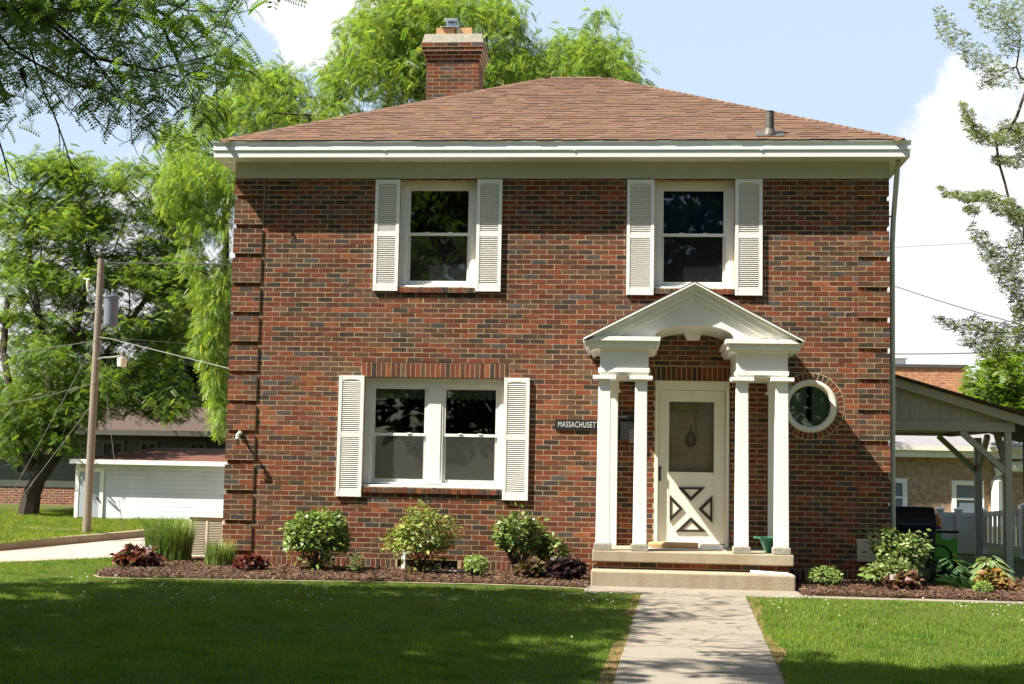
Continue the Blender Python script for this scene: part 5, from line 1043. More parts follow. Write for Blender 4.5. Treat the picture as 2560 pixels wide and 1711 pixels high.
# --- broad dark-trunked tree at the left, beyond the drive
YC_ = onZ(68, 1290, .15)[1]+2.4
CBL = [(60, 430, 120, 60), (180, 400, 100, 30, .7), (230, 450, 120, 60), (340, 440, 70, 50), (40, 540, 110, 80), (180, 560, 130, 90), (330, 560, 120, 80), (430, 570, 70, 70), (60, 680, 120, 80), (210, 690, 130, 80), (350, 690, 120, 70), (460, 660, 70, 70), (20, 790, 60, 40, .5), (150, 790, 110, 50), (310, 800, 110, 60), (440, 770, 70, 60), (340, 900, 90, 70), (420, 890, 70, 90), (240, 930, 80, 60), (440, 990, 50, 70), (330, 990, 90, 40), (120, 1030, 70, 60), (40, 1060, 80, 70), (170, 1110, 40, 40, .7), (60, 930, 60, 50, .5), (60, 1130, 50, 40, .6), (90, 850, 110, 70), (200, 860, 110, 60), (30, 960, 80, 90), (250, 1010, 90, 50), (150, 960, 70, 60), (420, 1020, 80, 40), (440, 760, 50, 90)]
tC = thing('shade_tree', 'broad green tree with dark forking trunk left of the utility pole', 'tree', onZ(68, 1290, kz))
tgt = blob_points(CBL, 300, YC_, 2.4, rs, .85); P = blob_points(CBL, 5200, YC_, 2.6, rs); P = np.concatenate([P, tgt[rs.randint(0, 300, 24000)]+rs.randn(24000, 3)*[.28, .3, .11]])
foliage(tC, P, rs, frond(6, .17, .34, .3), .19, (.150, .250, .060), (.22, .30, .08), .3, 'leaf', droop=(-.7, .2), lo=.5, hi=1.35)
q0 = onZ(68, 1290, kz); YB = q0[1]; P = blob_points([(80, 1010, 100, 70), (190, 1030, 90, 50), (20, 1080, 60, 60), (150, 1100, 50, 35), (240, 960, 80, 60), (110, 900, 90, 50)], 2600, YB-.3, .9, rs); foliage(tC, P, rs, frond(6, .17, .34, .3), .19, (.120, .205, .050), (.18, .26, .07), .3, 'leaf', droop=(-.9, .1), lo=.5, hi=1.3, name='low_foliage'); tr = [q0-[0, 0, .1], onY(80, 1235, YB), onY(98, 1195, YB)]
lm = [[onY(60, 1130, YB+.2), onY(30, 1010, YB+.8), onY(8, 880, YB+1.3), onY(20, 740, YB+2)], [onY(112, 1120, YB+.2), onY(125, 990, YB+.7), onY(112, 860, YB+1.3), onY(80, 700, YB+2), onY(70, 560, YB+2.4)], [onY(150, 1130, YB+.2), onY(200, 1030, YB+.7), onY(232, 930, YB+1.2), onY(300, 840, YB+1.8), onY(370, 740, YB+2.2), onY(430, 690, YB+2.5)], [onY(140, 1110, YB), onY(165, 960, YB+1), onY(190, 830, YB+1.5), onY(230, 650, YB+2)]]
nodes, par, rad = skeleton(tr, tgt, rs, .8, .09, .010, .4, .45, .15, limbs=lm); rad[:3] = (.27, .22, .17); k_ = 3
for lb in lm:
    for i_ in range(len(lb)): rad[k_] = max(rad[k_], .115-.016*i_); k_ += 1
rad[:3] = (.27, .22, .17); add_trunk(nodes, par, rad, 'bark', tC, 8)
# --- darker tree behind the garage
tD = thing('dark_tree', 'dark green tree behind the white garage, half hidden by the pole tree', 'tree', onY(500, 1180, 32)*[1, 1, 0])
DB = [(480, 860, 90, 90), (520, 760, 60, 80, .6), (400, 960, 120, 70), (510, 990, 60, 60), (260, 1000, 120, 50), (60, 1000, 120, 60, .8), (560, 900, 60, 120)]
P = blob_points(DB, 5200, 32, 3.5, rs); foliage(tD, P, rs, frond(4, .26, .4, .2), .6, (.045, .085, .020), (.065, .11, .022), .3, 'leaf', droop=(-.5, .3), lo=.5, hi=1.3)
tgt = blob_points(DB, 90, 32, 3, rs, .8); nodes, par, rad = skeleton([onY(500, 1180, 32)*[1, 1, 0], onY(500, 1100, 32), onY(495, 1040, 32)], tgt, rs, 1., .1, .02, .4, .5, .35); add_trunk(nodes, par, rad, 'bark', tD)
# --- maple beyond the carport
tM = thing('maple_tree', 'full mid green maple showing above the carport roof at right', 'tree', onY(2560, 1180, 19)*[1, 1, 0])
MB_ = [(2470, 960, 70, 60), (2540, 930, 80, 70), (2440, 1000, 40, 40), (2520, 1010, 70, 40), (2600, 1000, 90, 90), (2490, 890, 50, 30, .6), (2660, 900, 90, 120)]
P = blob_points(MB_, 4200, 19, 2.4, rs); foliage(tM, P, rs, np.concatenate([LEAF, LEAF*[1, 1, 1]+[.3, .4, .05], LEAF+[.1, -.5, -.1]]), .16, (.12, .20, .04), (.20, .27, .06), .3, 'leaf', droop=(-.6, .3), lo=.55, hi=1.3)
tgt = blob_points(MB_, 70, 19, 2, rs, .8); nodes, par, rad = skeleton([onY(2570, 1180, 19)*[1, 1, 0], onY(2568, 1100, 19), onY(2560, 1040, 19)], tgt, rs, .6, .08, .015, .4, .5, .25); add_trunk(nodes, par, rad, 'bark', tM)
# --- tree at the right edge, only its sprays reach into the picture
EB = [[(2348, 35, 14, 18), (2368, 75, 26, 38), (2402, 105, 30, 28), (2440, 140, 34, 30), (2475, 170, 38, 30), (2455, 15, 30, 20), (2490, 50, 44, 34), (2530, 100, 40, 40), (2540, 30, 40, 50), (2520, 195, 46, 24), (2470, 212, 26, 12)], [(2408, 268, 10, 14), (2422, 300, 16, 26), (2445, 335, 24, 22), (2480, 350, 32, 16), (2520, 335, 30, 30), (2500, 400, 22, 12), (2540, 405, 30, 14), (2555, 350, 20, 40)], [(2352, 472, 14, 6), (2385, 488, 26, 10), (2425, 495, 26, 13), (2430, 525, 20, 13), (2465, 492, 30, 16), (2505, 515, 34, 22), (2550, 545, 30, 24)], [(2432, 570, 13, 13), (2452, 595, 22, 18), (2475, 630, 28, 24), (2500, 665, 32, 32), (2530, 700, 34, 40), (2545, 620, 28, 40), (2550, 760, 24, 40)], [(2345, 797, 13, 8), (2372, 812, 26, 14), (2410, 822, 26, 20), (2445, 815, 26, 26), (2420, 855, 24, 12), (2480, 835, 36, 28), (2520, 850, 36, 40), (2470, 870, 40, 22), (2555, 810, 20, 50)]]
tE = thing('edge_tree', 'tree at the right edge with upswept leafy sprays against white cloud', 'tree', (11.95, .8, G)); n_all = []; T_all = []
for sp in EB:
    n_all.append(blob_points(sp, 1700, .6, .5, rs, 1.2)); T_all.append(blob_points(sp, 26, .6, .4, rs, .8))
# the rest of the crown, out of frame to the right
r = rs.rand(6000, 3); Q = np.column_stack([12.2+3.2*r[:, 0], -1.5+5*r[:, 1], 3.4+5.5*r[:, 2]]); u_, v_, d_ = projn(Q); Q = Q[(u_ > 2600)][:2600]
P = np.concatenate(n_all); c5 = np.concatenate([LEAF*[.9, 1, 1], LEAF@np.array([[-.2, .9, 0], [-.9, -.2, 0], [0, 0, 1]]), LEAF@np.array([[-.3, -.9, .2], [.9, -.3, 0], [0, 0, 1]])])
foliage(tE, P, rs, c5*[1, .8, 1], .042, (.16, .21, .10), (.27, .31, .17), .35, 'leafs', droop=(-.3, .7), lo=.5, hi=1.4)
foliage(tE, Q, rs, c5, .10, (.060, .098, .034), (.13, .17, .07), .25, 'leafs', droop=(-.3, .7), name='side_crown')
nodes, par, rad = skeleton([(11.95, .8, G-.1), (11.95, .8, 1), (11.95, .8, 2.), (11.95, .8, 3.), (11.95, .8, 3.8), (11.93, .8, 4.6), (11.9, .8, 5.4), (11.85, .75, 6.2), (11.8, .7, 7)], np.concatenate(T_all), rs, .22, .05, .0026, .12, .5, .13, arch=-.06); add_trunk(nodes, par, rad, 'bark2', tE)
# --- street trees across the road behind the photographer (seen mirrored in the panes, they dim the sky on this side)
for i, (x, y, lab) in enumerate(((-14, -34, 'dense street tree behind the photographer, mirrored in the left panes'), (1.5, -36, 'wide street tree behind the photographer, mirrored in the middle panes'), (18, -34, 'round street tree behind the photographer, mirrored in the right panes'))):
    r_ = np.random.RandomState(200+i); t = thing('street_tree', lab, 'tree', (x, y, G), 'street trees across the road'); n = 3000; D = r_.randn(n, 3); D /= np.linalg.norm(D, axis=1, keepdims=True); P = np.array([x, y, 11.5])+D*np.array([9.2, 5.5, 10.5])*(.45+.6*r_.rand(n, 1)**.6)
    P = P[P[:, 2] > 2]; foliage(t, P, r_, frond(4, .34, .5, .2), 1.15, (.045, .085, .02), (.08, .12, .03), .3, 'leaf', lo=.5, hi=1.3); nodes, par, rad = skeleton([(x, y, G-.1), (x, y, 2.), (x, y, 4)], P[r_.choice(len(P), 60)], r_, 1., .1, .03, .4, .5, .4); add_trunk(nodes, par, rad, 'bark', t)
# ================================================================== BEYOND THE DRIVE, LEFT
rc2 = rg(0, 600, 3.666); rc3 = rg(0, 1000, 3.666)
# white garage
gY = (onZ(175, 1297, kz)[1]+onZ(546, 1304, kz)[1])/2
def gx(u, v): return onY(u, v, gY)
a, b = gx(*rc3(635, 1085)), gx(*rc3(2300, 600)); g0, g1 = a[0]+.12, gx(*rc3(2300, 800))[0]+2.2; gw = gx(*rc3(1300, 595))[2]; ge = gx(*rc3(1300, 562))[2]
t = thing('garage', 'long white sided garage with red shingle roof and grey side door', 'garage', ((g0+g1)/2, gY, kz))
m = MB(); m.box(g0, g1, gY, gY+6.4, kz-.1, gw); m.build('wall', 'siding', t)
m = MB(); ex = .25; lx = .07; yr = gY+3.2; zr = onY(*rc3(1200, 432), yr)[2]
m.add([(g0-lx, gY-ex, ge), (g1+ex, gY-ex, ge), (g1+ex, gY+6.4+ex, ge), (g0-lx, gY+6.4+ex, ge), (g0+.75, yr, zr), (g1-2.4, yr, zr)], [(0, 1, 5, 4), (1, 2, 5), (2, 3, 4, 5), (3, 0, 4), (3, 2, 1, 0)]); m.build('roof', 'groof', t)
m = MB(); m.box(g0-lx, g1+ex, gY-ex-.01, gY-ex+.02, gw-.0, ge+.02); m.box(g0-lx-.01, g0-lx+.02, gY-ex+.021, gY+6.6, gw, ge+.02); m.box(g0-lx+.02, g1+ex, gY-ex+.021, gY-.001, gw+.02, gw+.03); m.build('fascia', 'vinyl', t)
d0, d1, dz = gx(*rc3(728, 800))[0], gx(*rc3(918, 800))[0], gx(*rc3(820, 660))[2]
m = MB(); m.box(d0, d1, gY-.025, gY-.002, kz+.03, dz); dr_ = m.build('door', 'bluegrey', t, bevel=.005)
m = MB(); kp = gx(*rc3(898, 900)); m.lathe((kp[0], gY-.05, kp[2]-.03), [(.01, 0), (.03, .02), (.03, .04), (.01, .06)], 10); m.build('handle', 'black', dr_)
m = MB(); m.box(d0-.09, d0-.001, gY-.035, gY-.001, kz, dz+.09); m.box(d1+.001, d1+.09, gY-.035, gY-.001, kz, dz+.09); m.box(d0-.001, d1+.001, gY-.034, gY-.001, dz+.001, dz+.09); m.box(g0-.01, g0+.09, gY-.02, gY-.001, kz, gw-.01); m.build('door_trim', 'vinyl', dr_)
# long house behind the garage: green siding over a brick base
hY = gY+6.6+1.2
def hx(u, v): return onY(u, v, hY)
z_b, z_e, z_r = hx(*rc3(300, 795))[2], hx(*rc3(1300, 290))[2], onY(*rc3(1000, 55), hY+4)[2]; h0, h1 = hx(-500, 1150)[0], hx(700, 1150)[0]
t = thing('sided_house', 'long green sided house with brick base behind the garage', 'house', ((h0+h1)/2, hY, kz))
m = MB(); m.box(h0, h1, hY, hY+8, z_b, z_e); w_ = m.build('wall', 'gsiding', t); m = MB(); m.box(h0+.02, h1-.02, hY+.02, hY+7.9, kz-.2, z_b-.002); m.build('brick_base', 'sidebrick', t)
m = MB(); m.add([(h0-.4, hY-.45, z_e-.02), (h1+.4, hY-.45, z_e-.02), (h1+.4, hY+8.4, z_e-.02), (h0-.4, hY+8.4, z_e-.02), (h0-.4, hY+4, z_r), (h1+.4, hY+4, z_r)], [(0, 1, 5, 4), (1, 2, 5), (2, 3, 4, 5), (3, 0, 4), (3, 2, 1, 0)]); m.build('roof', 'droof', t)
m = MB(); m.box(h0-.4, h1+.4, hY-.47, hY-.44, z_e-.12, z_e+.03); m.build('fascia', 'oliv', t)
for u0, u1, v0 in ((690, 800, 370), (930, 1150, 368), (1280, 1455, 373), (1730, 1900, 380), (150, 330, 372)):
    xa, xb = hx(*rc3(u0, 400))[0], hx(*rc3(u1, 400))[0]; zt = hx(*rc3(u0, v0))[2]; zb = zt-1.0; s = .1
    m = MB(); sash_frame(m, xa, xb, zb, zt, hY-.05, hY-.002, s, s, s); m.box((xa+xb)/2-.04, (xa+xb)/2+.04, hY-.045, hY-.002, zb+s, zt-s); wn = m.build('window', 'oliv', t); m = MB(); m.box(xa+s, xb-s, hY-.02, hY-.003, zb+s, zt-s); m.build('pane', 'black', wn)
# utility pole with transformer and lamp
pb = onZ(216, 1333, kz); pY = pb[1]; ptp = onY(253.5, 647, pY)
def on_pole(v): f = (v-1333)/(647-1333); q = pb+(ptp-pb)*f; return q
t = thing('utility_pole', 'weathered wooden utility pole leaning slightly, with transformer and lamp', 'utility pole', pb)
m = MB(); m.tube([pb-[0, 0, .2], on_pole(1150), on_pole(900), ptp], [.078, .074, .068, .062], 14); m.build('pole', 'pole', t, smooth=False)
q0, q1 = onY(*rc2(1012, 792), pY-.02), onY(*rc2(1012, 512), pY-.02); hw = (onY(*rc2(1078, 600), pY)[0]-onY(*rc2(945, 600), pY)[0])/2; hh = q1[2]-q0[2]
m = MB(); m.lathe(q0, [(hw*.86, 0), (hw*.92, .03), (hw*.95, hh*.9), (hw*1.04, hh*.93), (hw*1.04, hh*.98), (hw*.8, hh)], 24); tr_ = m.build('transformer', 'transformer', t)
m = MB(); m.beam(on_pole(742)+[0, 0, -.03], [q1[0]-hw*.5, q1[1], q1[2]-.12], .05, .06); m.beam(on_pole(800), [q0[0]-hw*.5, q0[1], q0[2]+.18], .05, .05); m.build('bracket', 'iron', tr_)
m = MB()
for dx in (-.06, .06): m.lathe(q1+[dx, -.04, -.01], [(.02, 0), (.035, .03), (.02, .06), (.03, .09), (.012, .13)], 8); m.build('bushing', 'transformer', tr_); m = MB()
l0, l1, l2 = on_pole(903), onY(*rc2(1010, 1078), pY-.25), onY(*rc2(1100, 1068), pY-.35)
m = MB(); m.tube([l0, (l0+l1)/2+[0, 0, .02], l1, l2], [.018]*4, 8); la = m.build('lamp_arm', 'wire', t)
lb = onY(*rc2(1117, 1165), pY-.38); lt = onY(*rc2(1117, 1012), pY-.38); R_ = (onY(*rc2(1160, 1120), pY-.38)[0]-onY(*rc2(1072, 1120), pY-.38)[0])/2; lh = lt[2]-lb[2]
m = MB(); m.lathe(lb, [(R_*.8, 0), (R_*.88, lh*.05), (R_, lh*.42), (R_*1.02, lh*.5)], 20); m.build('lamp_shade', 'lamp', la); m = MB(); m.lathe(lb, [(R_*1.0, lh*.502), (R_*.75, lh*.57), (R_*.36, lh*.62), (R_*.34, lh*.9), (R_*.16, lh)], 16); m.build('lamp_head', 'wire', la)
i0 = onY(*rc2(808, 395), pY-.4); m = MB(); m.tube([i0+[0, 0, -.16], i0+[-.01, 0, -.05], i0+[-.01, 0, .06]], [.016, .026, .022], 8); m.tube([i0+[-.10, 0, .08], i0+[.03, 0, .07]], [.012, .010], 6); m.build('cutout_fuse', 'lamp', t)
m = MB(); m.tube([i0+[0, 0, .06], on_pole(690)+[0, 0, .05]], [.006]*2, 5); m.build('jumper', 'darkwire', t)
def wire(lab, pts, r=.012, mat='wire', sag=.0, name='utility_wire'):
    P = []
    for (p, q) in zip(pts[:-1], pts[1:]):
        n = 14 if len(pts) == 2 else 4; P += [np.asarray(p)+(np.asarray(q)-np.asarray(p))*i/n-np.array([0, 0, sag*4*(i/n)*(1-i/n)]) for i in range(n)]
    P.append(np.asarray(pts[-1])); m = MB(); m.tube(P, [r]*len(P), 5, 0, True); return tag(m.build(name, mat), lab, 'wire', 'wires at the utility pole')
wire('top wire running right from the pole head to behind the house', [on_pole(657), on_pole(657)+(onY(*rc2(2160, 228), pY+4)-on_pole(657))*5])
wire('thick pale service wire sloping from the pole to the house corner', [on_pole(845), onY(*rc2(1000, 905), pY-.3), np.array([.015, 2.5, onY(673, 951, 2.5)[2]])], .0075)
wire('upper thin wire running right from the pole below the transformer', [on_pole(848), onY(*rc2(1240, 915), pY+1), onY(*rc2(1240, 915), pY+1)+(onY(*rc2(2100, 980), pY+5)-onY(*rc2(1240, 915), pY+1))*5], .006)
wire('wire running left from the pole, higher of the two', [on_pole(855), onY(*rc2(800, 938), pY-.4), onY(*rc2(0, 1055), pY-6)], .0065)
wire('wire running left from the pole, lower of the two', [on_pole(962), onY(*rc2(350, 1450), pY-3), onY(*rc2(-100, 1530), pY-6)], .0065)
wire('outer guy wire from the pole down to the lawn at the left edge', [on_pole(850), onZ(-6, 1298, kz)], .006)
wire('inner guy wire from the pole down to the lawn at the left edge', [on_pole(1010), onZ(2, 1312, kz)], .006)
wire('thin guy wire crossing in front of the garage wall', [onY(266, 985, pY+1.2), onZ(307, 1326, kz)], .005)
# ================================================================== RIGHT OF THE HOUSE
# carport: lean-to roof, vertical board gable, braced posts
fY, bY = 2.2, 6.0
def cx(u, v, Y=fY): return onY(*r8(u, v), Y)
p1a, p1b = cx(1180, 900), cx(1225, 900); bz0, bz1 = cx(1000, 522)[2], cx(1000, 456)[2]; apx_, end_ = cx(437, 158), cx(1307, 420); sl_ = (end_[2]-apx_[2])/(end_[0]-apx_[0]); xl_ = WID+.10; zl_ = apx_[2]+sl_*(xl_-apx_[0]); xe = p1b[0]+1.2; ze = apx_[2]+sl_*(xe-apx_[0]); ct = -(cx(437, 228)[2]-apx_[2])
t = thing('carport', 'olive grey lean-to carport on braced posts at the right side of the house', 'carport', ((xl_+p1b[0])/2, (fY+bY)/2, G))
m = MB(); m.prism([(xl_, zl_-ct), (xe, ze-ct), (xe, ze-.02), (xl_, zl_-.02)], fY-.14, fY-.10); m.build('fascia_board', 'sage', t, bevel=.006)
m = MB(); m.prism([(xl_, zl_-.018), (xe+.06, ze-.018), (xe+.06, ze+.022), (xl_, zl_+.022)], fY-.2, bY+.3); m.build('roof', 'droof', t)
m = MB(); xg = cx(1225, 440)[0]; zg = apx_[2]+sl_*(xg-apx_[0])-ct; m.prism([(xl_, bz1), (xg, bz1), (xg, max(zg, bz1+.02)), (xl_, zl_-ct+.02)], fY-.02, fY+.03); m.build('gable_board', 'tin', t)
m = MB(); m.box(xl_, cx(1243, 500)[0], fY-.05, fY+.05, bz0, bz1-.001); m.build('beam', 'sage', t, bevel=.008); b0, b1 = bz0+.0, bz1
m = MB(); m.box(xl_, p1b[0]-.005, bY-.05, bY+.05, b0+.02, b1); m.build('beam', 'sage', t); m = MB(); m.box(p1a[0], p1b[0], fY+.051, bY-.051, b0+.01, b1-.01); m.build('beam', 'sage', t)
m = MB(); m.box(xl_, p1a[0]-.01, fY+.06, bY-.06, b0+.07, b0+.10); m.build('ceiling', 'beige', t)
def post(xa, xb, Y): m = MB(); w = xb-xa; m.box(xa, xb, Y-w/2, Y+w/2, G-.1, b0-.001); m.build('post', 'sage', t, bevel=.008); m = MB(); m.box(xa-.03, xb+.03, Y-w/2-.03, Y+w/2+.03, G-.1, G+.03); return m
post(p1a[0], p1b[0], fY); q = cx(985, 900, bY)[0], cx(1030, 900, bY)[0]; post(q[0], q[1], bY); xm1 = (p1a[0]+p1b[0])/2; xm2 = (q[0]+q[1])/2
for A, B in (((xm1, fY, b0-.62), (xm1-.68, fY, b0)), ((xm2, bY, b0-.62), (xm2-.68, bY, b0+.02)), ((xm1, fY, b0-.6), (xm1, fY+.6, b0+.01)), ((xm2, bY, b0-.6), (xm2+.02, bY-.6, b0+.02))):
    m = MB(); m.beam(A, B, .085, .085, up=(0, 1, 0) if abs(A[0]-B[0]) > .1 else (1, 0, 0)); m.build('brace', 'sage', t)
# grill beside the house
Y = 3.0; a, b = cx(445, 1160, Y), cx(715, 1015, Y); t = thing('barbecue_grill', 'black barbecue grill on a wheeled cart by the house corner', 'grill', ((a[0]+b[0])/2, Y, G)); x0, x1 = a[0]-.15, b[0]; zl0, zl1 = a[2], b[2]
m = MB(); pr = [(Y-.26, zl0+.01), (Y-.28, zl0+.10), (Y-.22, zl0+.20), (Y-.08, zl1), (Y+.18, zl1), (Y+.26, zl0+.18), (Y+.27, zl0+.01)]; n = len(pr); vs = [(x, y, z) for x in (x0, x1) for y, z in pr]; m.add(vs, [tuple(range(n-1, -1, -1)), tuple(range(n, 2*n))]+[(i, (i+1) % n, n+(i+1) % n, n+i) for i in range(n)]); m.build('lid', 'black', t, bevel=.03)
m = MB(); m.box(x0+.02, x1-.02, Y-.26, Y+.26, zl0-.20, zl0); m.build('firebox', 'black', t, bevel=.02); m = MB(); m.tube([(x0+.1, Y-.30, zl0+.10), (x0+.1, Y-.34, zl0+.10), (x1-.1, Y-.34, zl0+.10), (x1-.1, Y-.30, zl0+.10)], [.012]*4, 8); m.build('handle', 'iron', t)
s1 = cx(862, 1174, Y); m = MB(); m.box(x1-.02, s1[0], Y-.22, Y+.22, s1[2]-.02, s1[2]+.02); m.build('side_shelf', 'black', t, bevel=.01)
for lx in (x0+.05, x1-.06):
    for ly in (Y-.22, Y+.2): m = MB(); m.box(lx-.02, lx+.02, ly-.02, ly+.02, G+.01, zl0-.2); m.build('leg', 'black', t)
m = MB(); m.box(x0+.08, x1-.09, Y-.2, Y-.18, G+.2, zl0-.21); m.build('front_panel', 'black', t)
wc = cx(762, 1378, Y); m = MB(); ringsolid(m, (x1+.03, 0, G+.2), [(.20, Y-.26), (.20, Y-.22), (.17, Y-.22), (.17, Y-.26)], 32); m.beam((x1+.03, Y-.24, G+.03), (x1+.03, Y-.24, G+.37), .02, .02); m.beam((x1-.14, Y-.24, G+.2), (x1+.2, Y-.24, G+.2), .018, .018); m.build('wheel', 'black', t)
# children's plastic climber
Y = 4.2; t = thing('toy_slide', 'orange, purple and green plastic toy slide behind the grill', 'toy slide', (*cx(780, 1300, Y)[:2], G))
a, b = cx(706, 1160, Y), cx(762, 1060, Y); m = MB(); m.box(a[0]-.12, b[0], Y-.05, Y+.3, a[2], b[2]-.06); m.box(a[0]-.08, b[0]-.03, Y-.04, Y+.28, b[2]-.0595, b[2]); m.build('tower_top', 'orange', t, bevel=.03)
a, b = cx(700, 1345, Y), cx(762, 1138, Y); m = MB(); m.box(a[0]-.1, b[0], Y-.09, Y+.34, G, b[2]); m.build('side_panel', 'purple', t, bevel=.02)
a, b = cx(735, 1345, Y), cx(862, 1180, Y); zz = cx(800, 1222, Y)[2]; z2 = cx(800, 1200, Y)[2]; z3 = cx(850, 1212, Y)[2]
m = MB(); m.prism([(b[0]-.44, G), (b[0], G), (b[0], z3), (b[0]-.07, z3), (b[0]-.12, zz), (b[0]-.24, zz), (b[0]-.29, b[2]), (b[0]-.44, b[2])], Y-.13, Y-.095); m.build('slide_panel', 'lime', t, bevel=.008)
a = cx(706, 1240, Y); m = MB(); m.tube([(a[0]-.02, Y-.13, a[2]-.15), (a[0]-.02, Y-.16, a[2]), (a[0]-.02, Y-.13, a[2]+.15)], [.02]*3, 8); m.build('grip', 'red', t)
# white vinyl fence: solid far run and slatted run along the right
vY = 7.5; a, b = cx(770, 1047, vY), cx(1040, 1040, vY); t = thing('vinyl_fence', 'white vinyl fence with solid panel and slatted run at right', 'fence', (b[0], vY, G)); zt = a[2]
def fpost(x, Y, z): m = MB(); m.box(x-.06, x+.06, Y-.06, Y+.06, G-.1, z); m.add([(x-.075, Y-.075, z), (x+.075, Y-.075, z), (x+.075, Y+.075, z), (x-.075, Y+.075, z), (x-.075, Y-.075, z+.02), (x+.075, Y-.075, z+.02), (x+.075, Y+.075, z+.02), (x-.075, Y+.075, z+.02), (x, Y, z+.06)], [(0, 3, 2, 1), (0, 1, 5, 4), (1, 2, 6, 5), (2, 3, 7, 6), (3, 0, 4, 7), (4, 5, 8), (5, 6, 8), (6, 7, 8), (7, 4, 8)]); return m.build('post', 'vinyl', t)
xs_ = [cx(755, 1040, vY)[0], cx(877, 1040, vY)[0], cx(1035, 1040, vY)[0]]
for x in xs_: fpost(x, vY, zt+.04)
m = MB(); m.box(xs_[0]+.06, xs_[2]-.06, vY-.02, vY+.02, G+.05, zt-.08); m.build('panel', 'vinyl', t); m = MB(); m.box(xs_[0]+.06, xs_[2]-.06, vY-.035, vY+.035, zt-.079, zt); m.build('rail', 'vinyl', t)
e0 = np.array([xs_[2], vY]); zN = cx(1310, 985, 4.6); e1 = np.array([zN[0]+1.0, 4.4]); L = np.linalg.norm(e1-e0); dv = (e1-e0)/L; zt1 = zN[2]+.03
def fz(s): return zt+(zt1-zt)*s
for s in (.42, .98): q = e0+(e1-e0)*s; fpost(q[0], q[1], fz(s)+.05)
m = MB(); A, B = e0+dv*.06, e1; m.beam((*A, zt-.03), (*B, zt1-.03), .06, .09); m.build('rail', 'vinyl', t); m = MB(); m.beam((*A, G+.18), (*B, G+.14), .05, .09); m.build('rail', 'vinyl', t)
for i in range(int(L/.15)):
    s = (i+.8)*.15/L; q = e0+(e1-e0)*s; m = MB(); m.obox((q[0], q[1], (fz(s)-.08+G+.18)/2), (*(dv*.045), 0), (*(np.array([-dv[1], dv[0]])*.012), 0), (0, 0, (fz(s)-.08-G-.18)/2)); m.build('picket', 'vinyl', t)
# tan brick neighbour
nY = 21.0
def nx(u, v): return onY(*r8(u, v), nY)
t = thing('tan_house', 'low tan brick house with white eaves and grey roof seen past the carport', 'house', (nx(900, 900)[0], nY, G)); n0, n1 = nx(200, 900)[0], nx(2000, 900)[0]; ez, ez2 = nx(800, 692)[2], nx(800, 620)[2]
m = MB(); m.box(n0, n1, nY, nY+8, G-.5, ez+.05); m.build('wall', 'tanbrick', t); m = MB(); m.box(n0-.3, n1+.3, nY-.45, nY-.40, ez, ez2); m.box(n0-.3, n1+.3, nY-.399, nY-.001, ez+.03, ez+.06); m.box(n0-.3, n1+.3, nY-.53, nY-.451, ez2-.12, ez2+.02); m.build('eave', 'oldwhite', t)
m = MB(); zr = onY(*r8(800, 548), nY+4)[2]+.35; m.add([(n0-.3, nY-.5, ez2+.021), (n1+.3, nY-.5, ez2+.021), (n1+.3, nY+8.4, ez2+.021), (n0-.3, nY+8.4, ez2+.021), (n0-.3, nY+4, zr), (n1+.3, nY+4, zr)], [(0, 1, 5, 4), (1, 2, 5), (2, 3, 4, 5), (3, 0, 4), (3, 2, 1, 0)]); m.build('roof', 'greyroof', t)
for u0, u1, v0, v1 in ((395, 542, 825, 1040), (832, 1042, 840, 1060)):
    xa, xb, zt, zb = nx(u0, 900)[0], nx(u1, 900)[0], nx(u0, v0)[2], nx(u0, v1)[2]-.3; m = MB(); s = .13; sash_frame(m, xa, xb, zb, zt, nY-.06, nY-.002, s, s, s); zm = nx(900, 960)[2]; m.box(xa+s, xb-s, nY-.05, nY-.002, zm-.03, zm+.03); wn = m.build('window', 'vinyl', t); m = MB(); m.box(xa+s, xb-s, nY-.02, nY-.004, zb+s, zt-s); m.build('pane', 'transformer', wn)
    m = MB()
    for i in range(int((xb-xa)/.085)): m.box(xa+i*.085, xa+i*.085+.072, nY-.012, nY-.001, zt+.01, zt+.30)
    m.build('lintel', 'tanbrick', wn)
a = nx(1122, 780); m = MB(); xd = a[0]; zt = nx(1120, 750)[2]; m.tube([(xd+.75, nY-.3, zt+.02), (xd+.25, nY-.2, zt), (xd+.05, nY-.12, zt-.12), (xd, nY-.12, zt-.4), (xd, nY-.12, G)], [.16]*5, 8); m.build('downspout', 'vinyl', t)
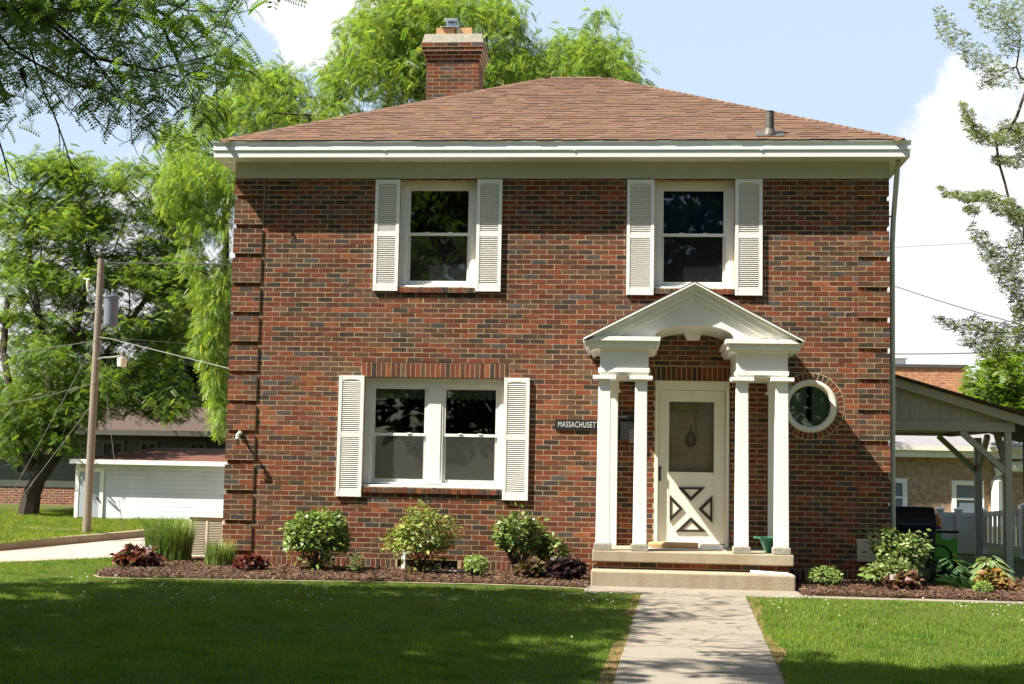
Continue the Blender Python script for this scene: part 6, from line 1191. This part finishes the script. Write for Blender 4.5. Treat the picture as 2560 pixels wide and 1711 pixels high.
# tall orange brick building behind
oY = 34.0
a, b = onY(*r8(300, 100), oY), onY(*r8(930, 290), oY); zt = onY(*r8(700, 103), oY)[2]; zc1 = onY(*r8(700, 83), oY)[2]
t = thing('orange_building', 'flat topped orange brick building rising behind the carport roof', 'building', ((a[0]+b[0])/2, oY, G)); m = MB(); m.box(a[0]-3, b[0], oY, oY+8, G-.5, zt); m.build('wall', 'orangebrick', t); m = MB(); m.box(a[0]-3.05, b[0]+.08, oY-.06, oY+8.1, zt, zc1); m.build('coping', 'iron', t)
vx = onY(*r8(470, 60), oY+3); m = MB(); m.box(vx[0]-.5, vx[0]+.35, oY+2.8, oY+3.6, zc1, zc1+.45); m.box(vx[0]-.62, vx[0]+.47, oY+2.7, oY+3.7, zc1+.4501, zc1+.56); m.build('roof_vent', 'vinyl', t)
m = MB(); q0, q1 = onY(*r8(920, 240), oY-.6), onY(*r8(880, 300), oY-.6); m.prism([(q0[0]-.9, q0[2]-1.4), (q0[0]+.15, q0[2]-1.4), (q0[0]+.15, q0[2])], oY-.7, oY-.02); m.build('lower_roof', 'groof', t)
def wire2(lab, p, q, r, sag): o = wire(lab, [p, q], r, 'darkwire', sag); o['group'] = 'wires right of the house'
wire2('dark wire sloping down to the right against the cloud', onY(2215, 708, 6), onY(2600, 824, 1.8), .008, .03)
wire2('dark wire just above the orange brick building', onY(2200, 885, 14), onY(2600, 876, 12), .014, .03)
wire2('faint thin wire high against the white cloud', onY(2200, 621, 24), onY(2620, 598, 24), .006, .0)
# far tree belt that closes the horizon
r_ = np.random.RandomState(77); n = 9000; X = np.concatenate([-70+55*r_.rand(n//2), 8+80*r_.rand(n//2)]); Pb = np.column_stack([X, 62+14*r_.rand(len(X)), 5.2*r_.rand(len(X))**.7*(.75+.3*np.sin(X*.37)+.18*np.sin(X*1.3))])
d = r_.randn(len(Pb), 3); T = np.array([[[-.6, -.5, 0], [.6, -.4, .1], [.5, .5, 0], [-.5, .4, .1]]]); o = mass('treeline', spread(T, Pb, frames(d, r_.randn(len(Pb), 3)), .55+.5*r_.rand(len(Pb))), 4, colvar(r_, len(Pb), (.055, .095, .03), .6, 1.4), 'leaf'); tag(o, 'distant belt of trees closing the horizon', 'trees', kind='stuff')
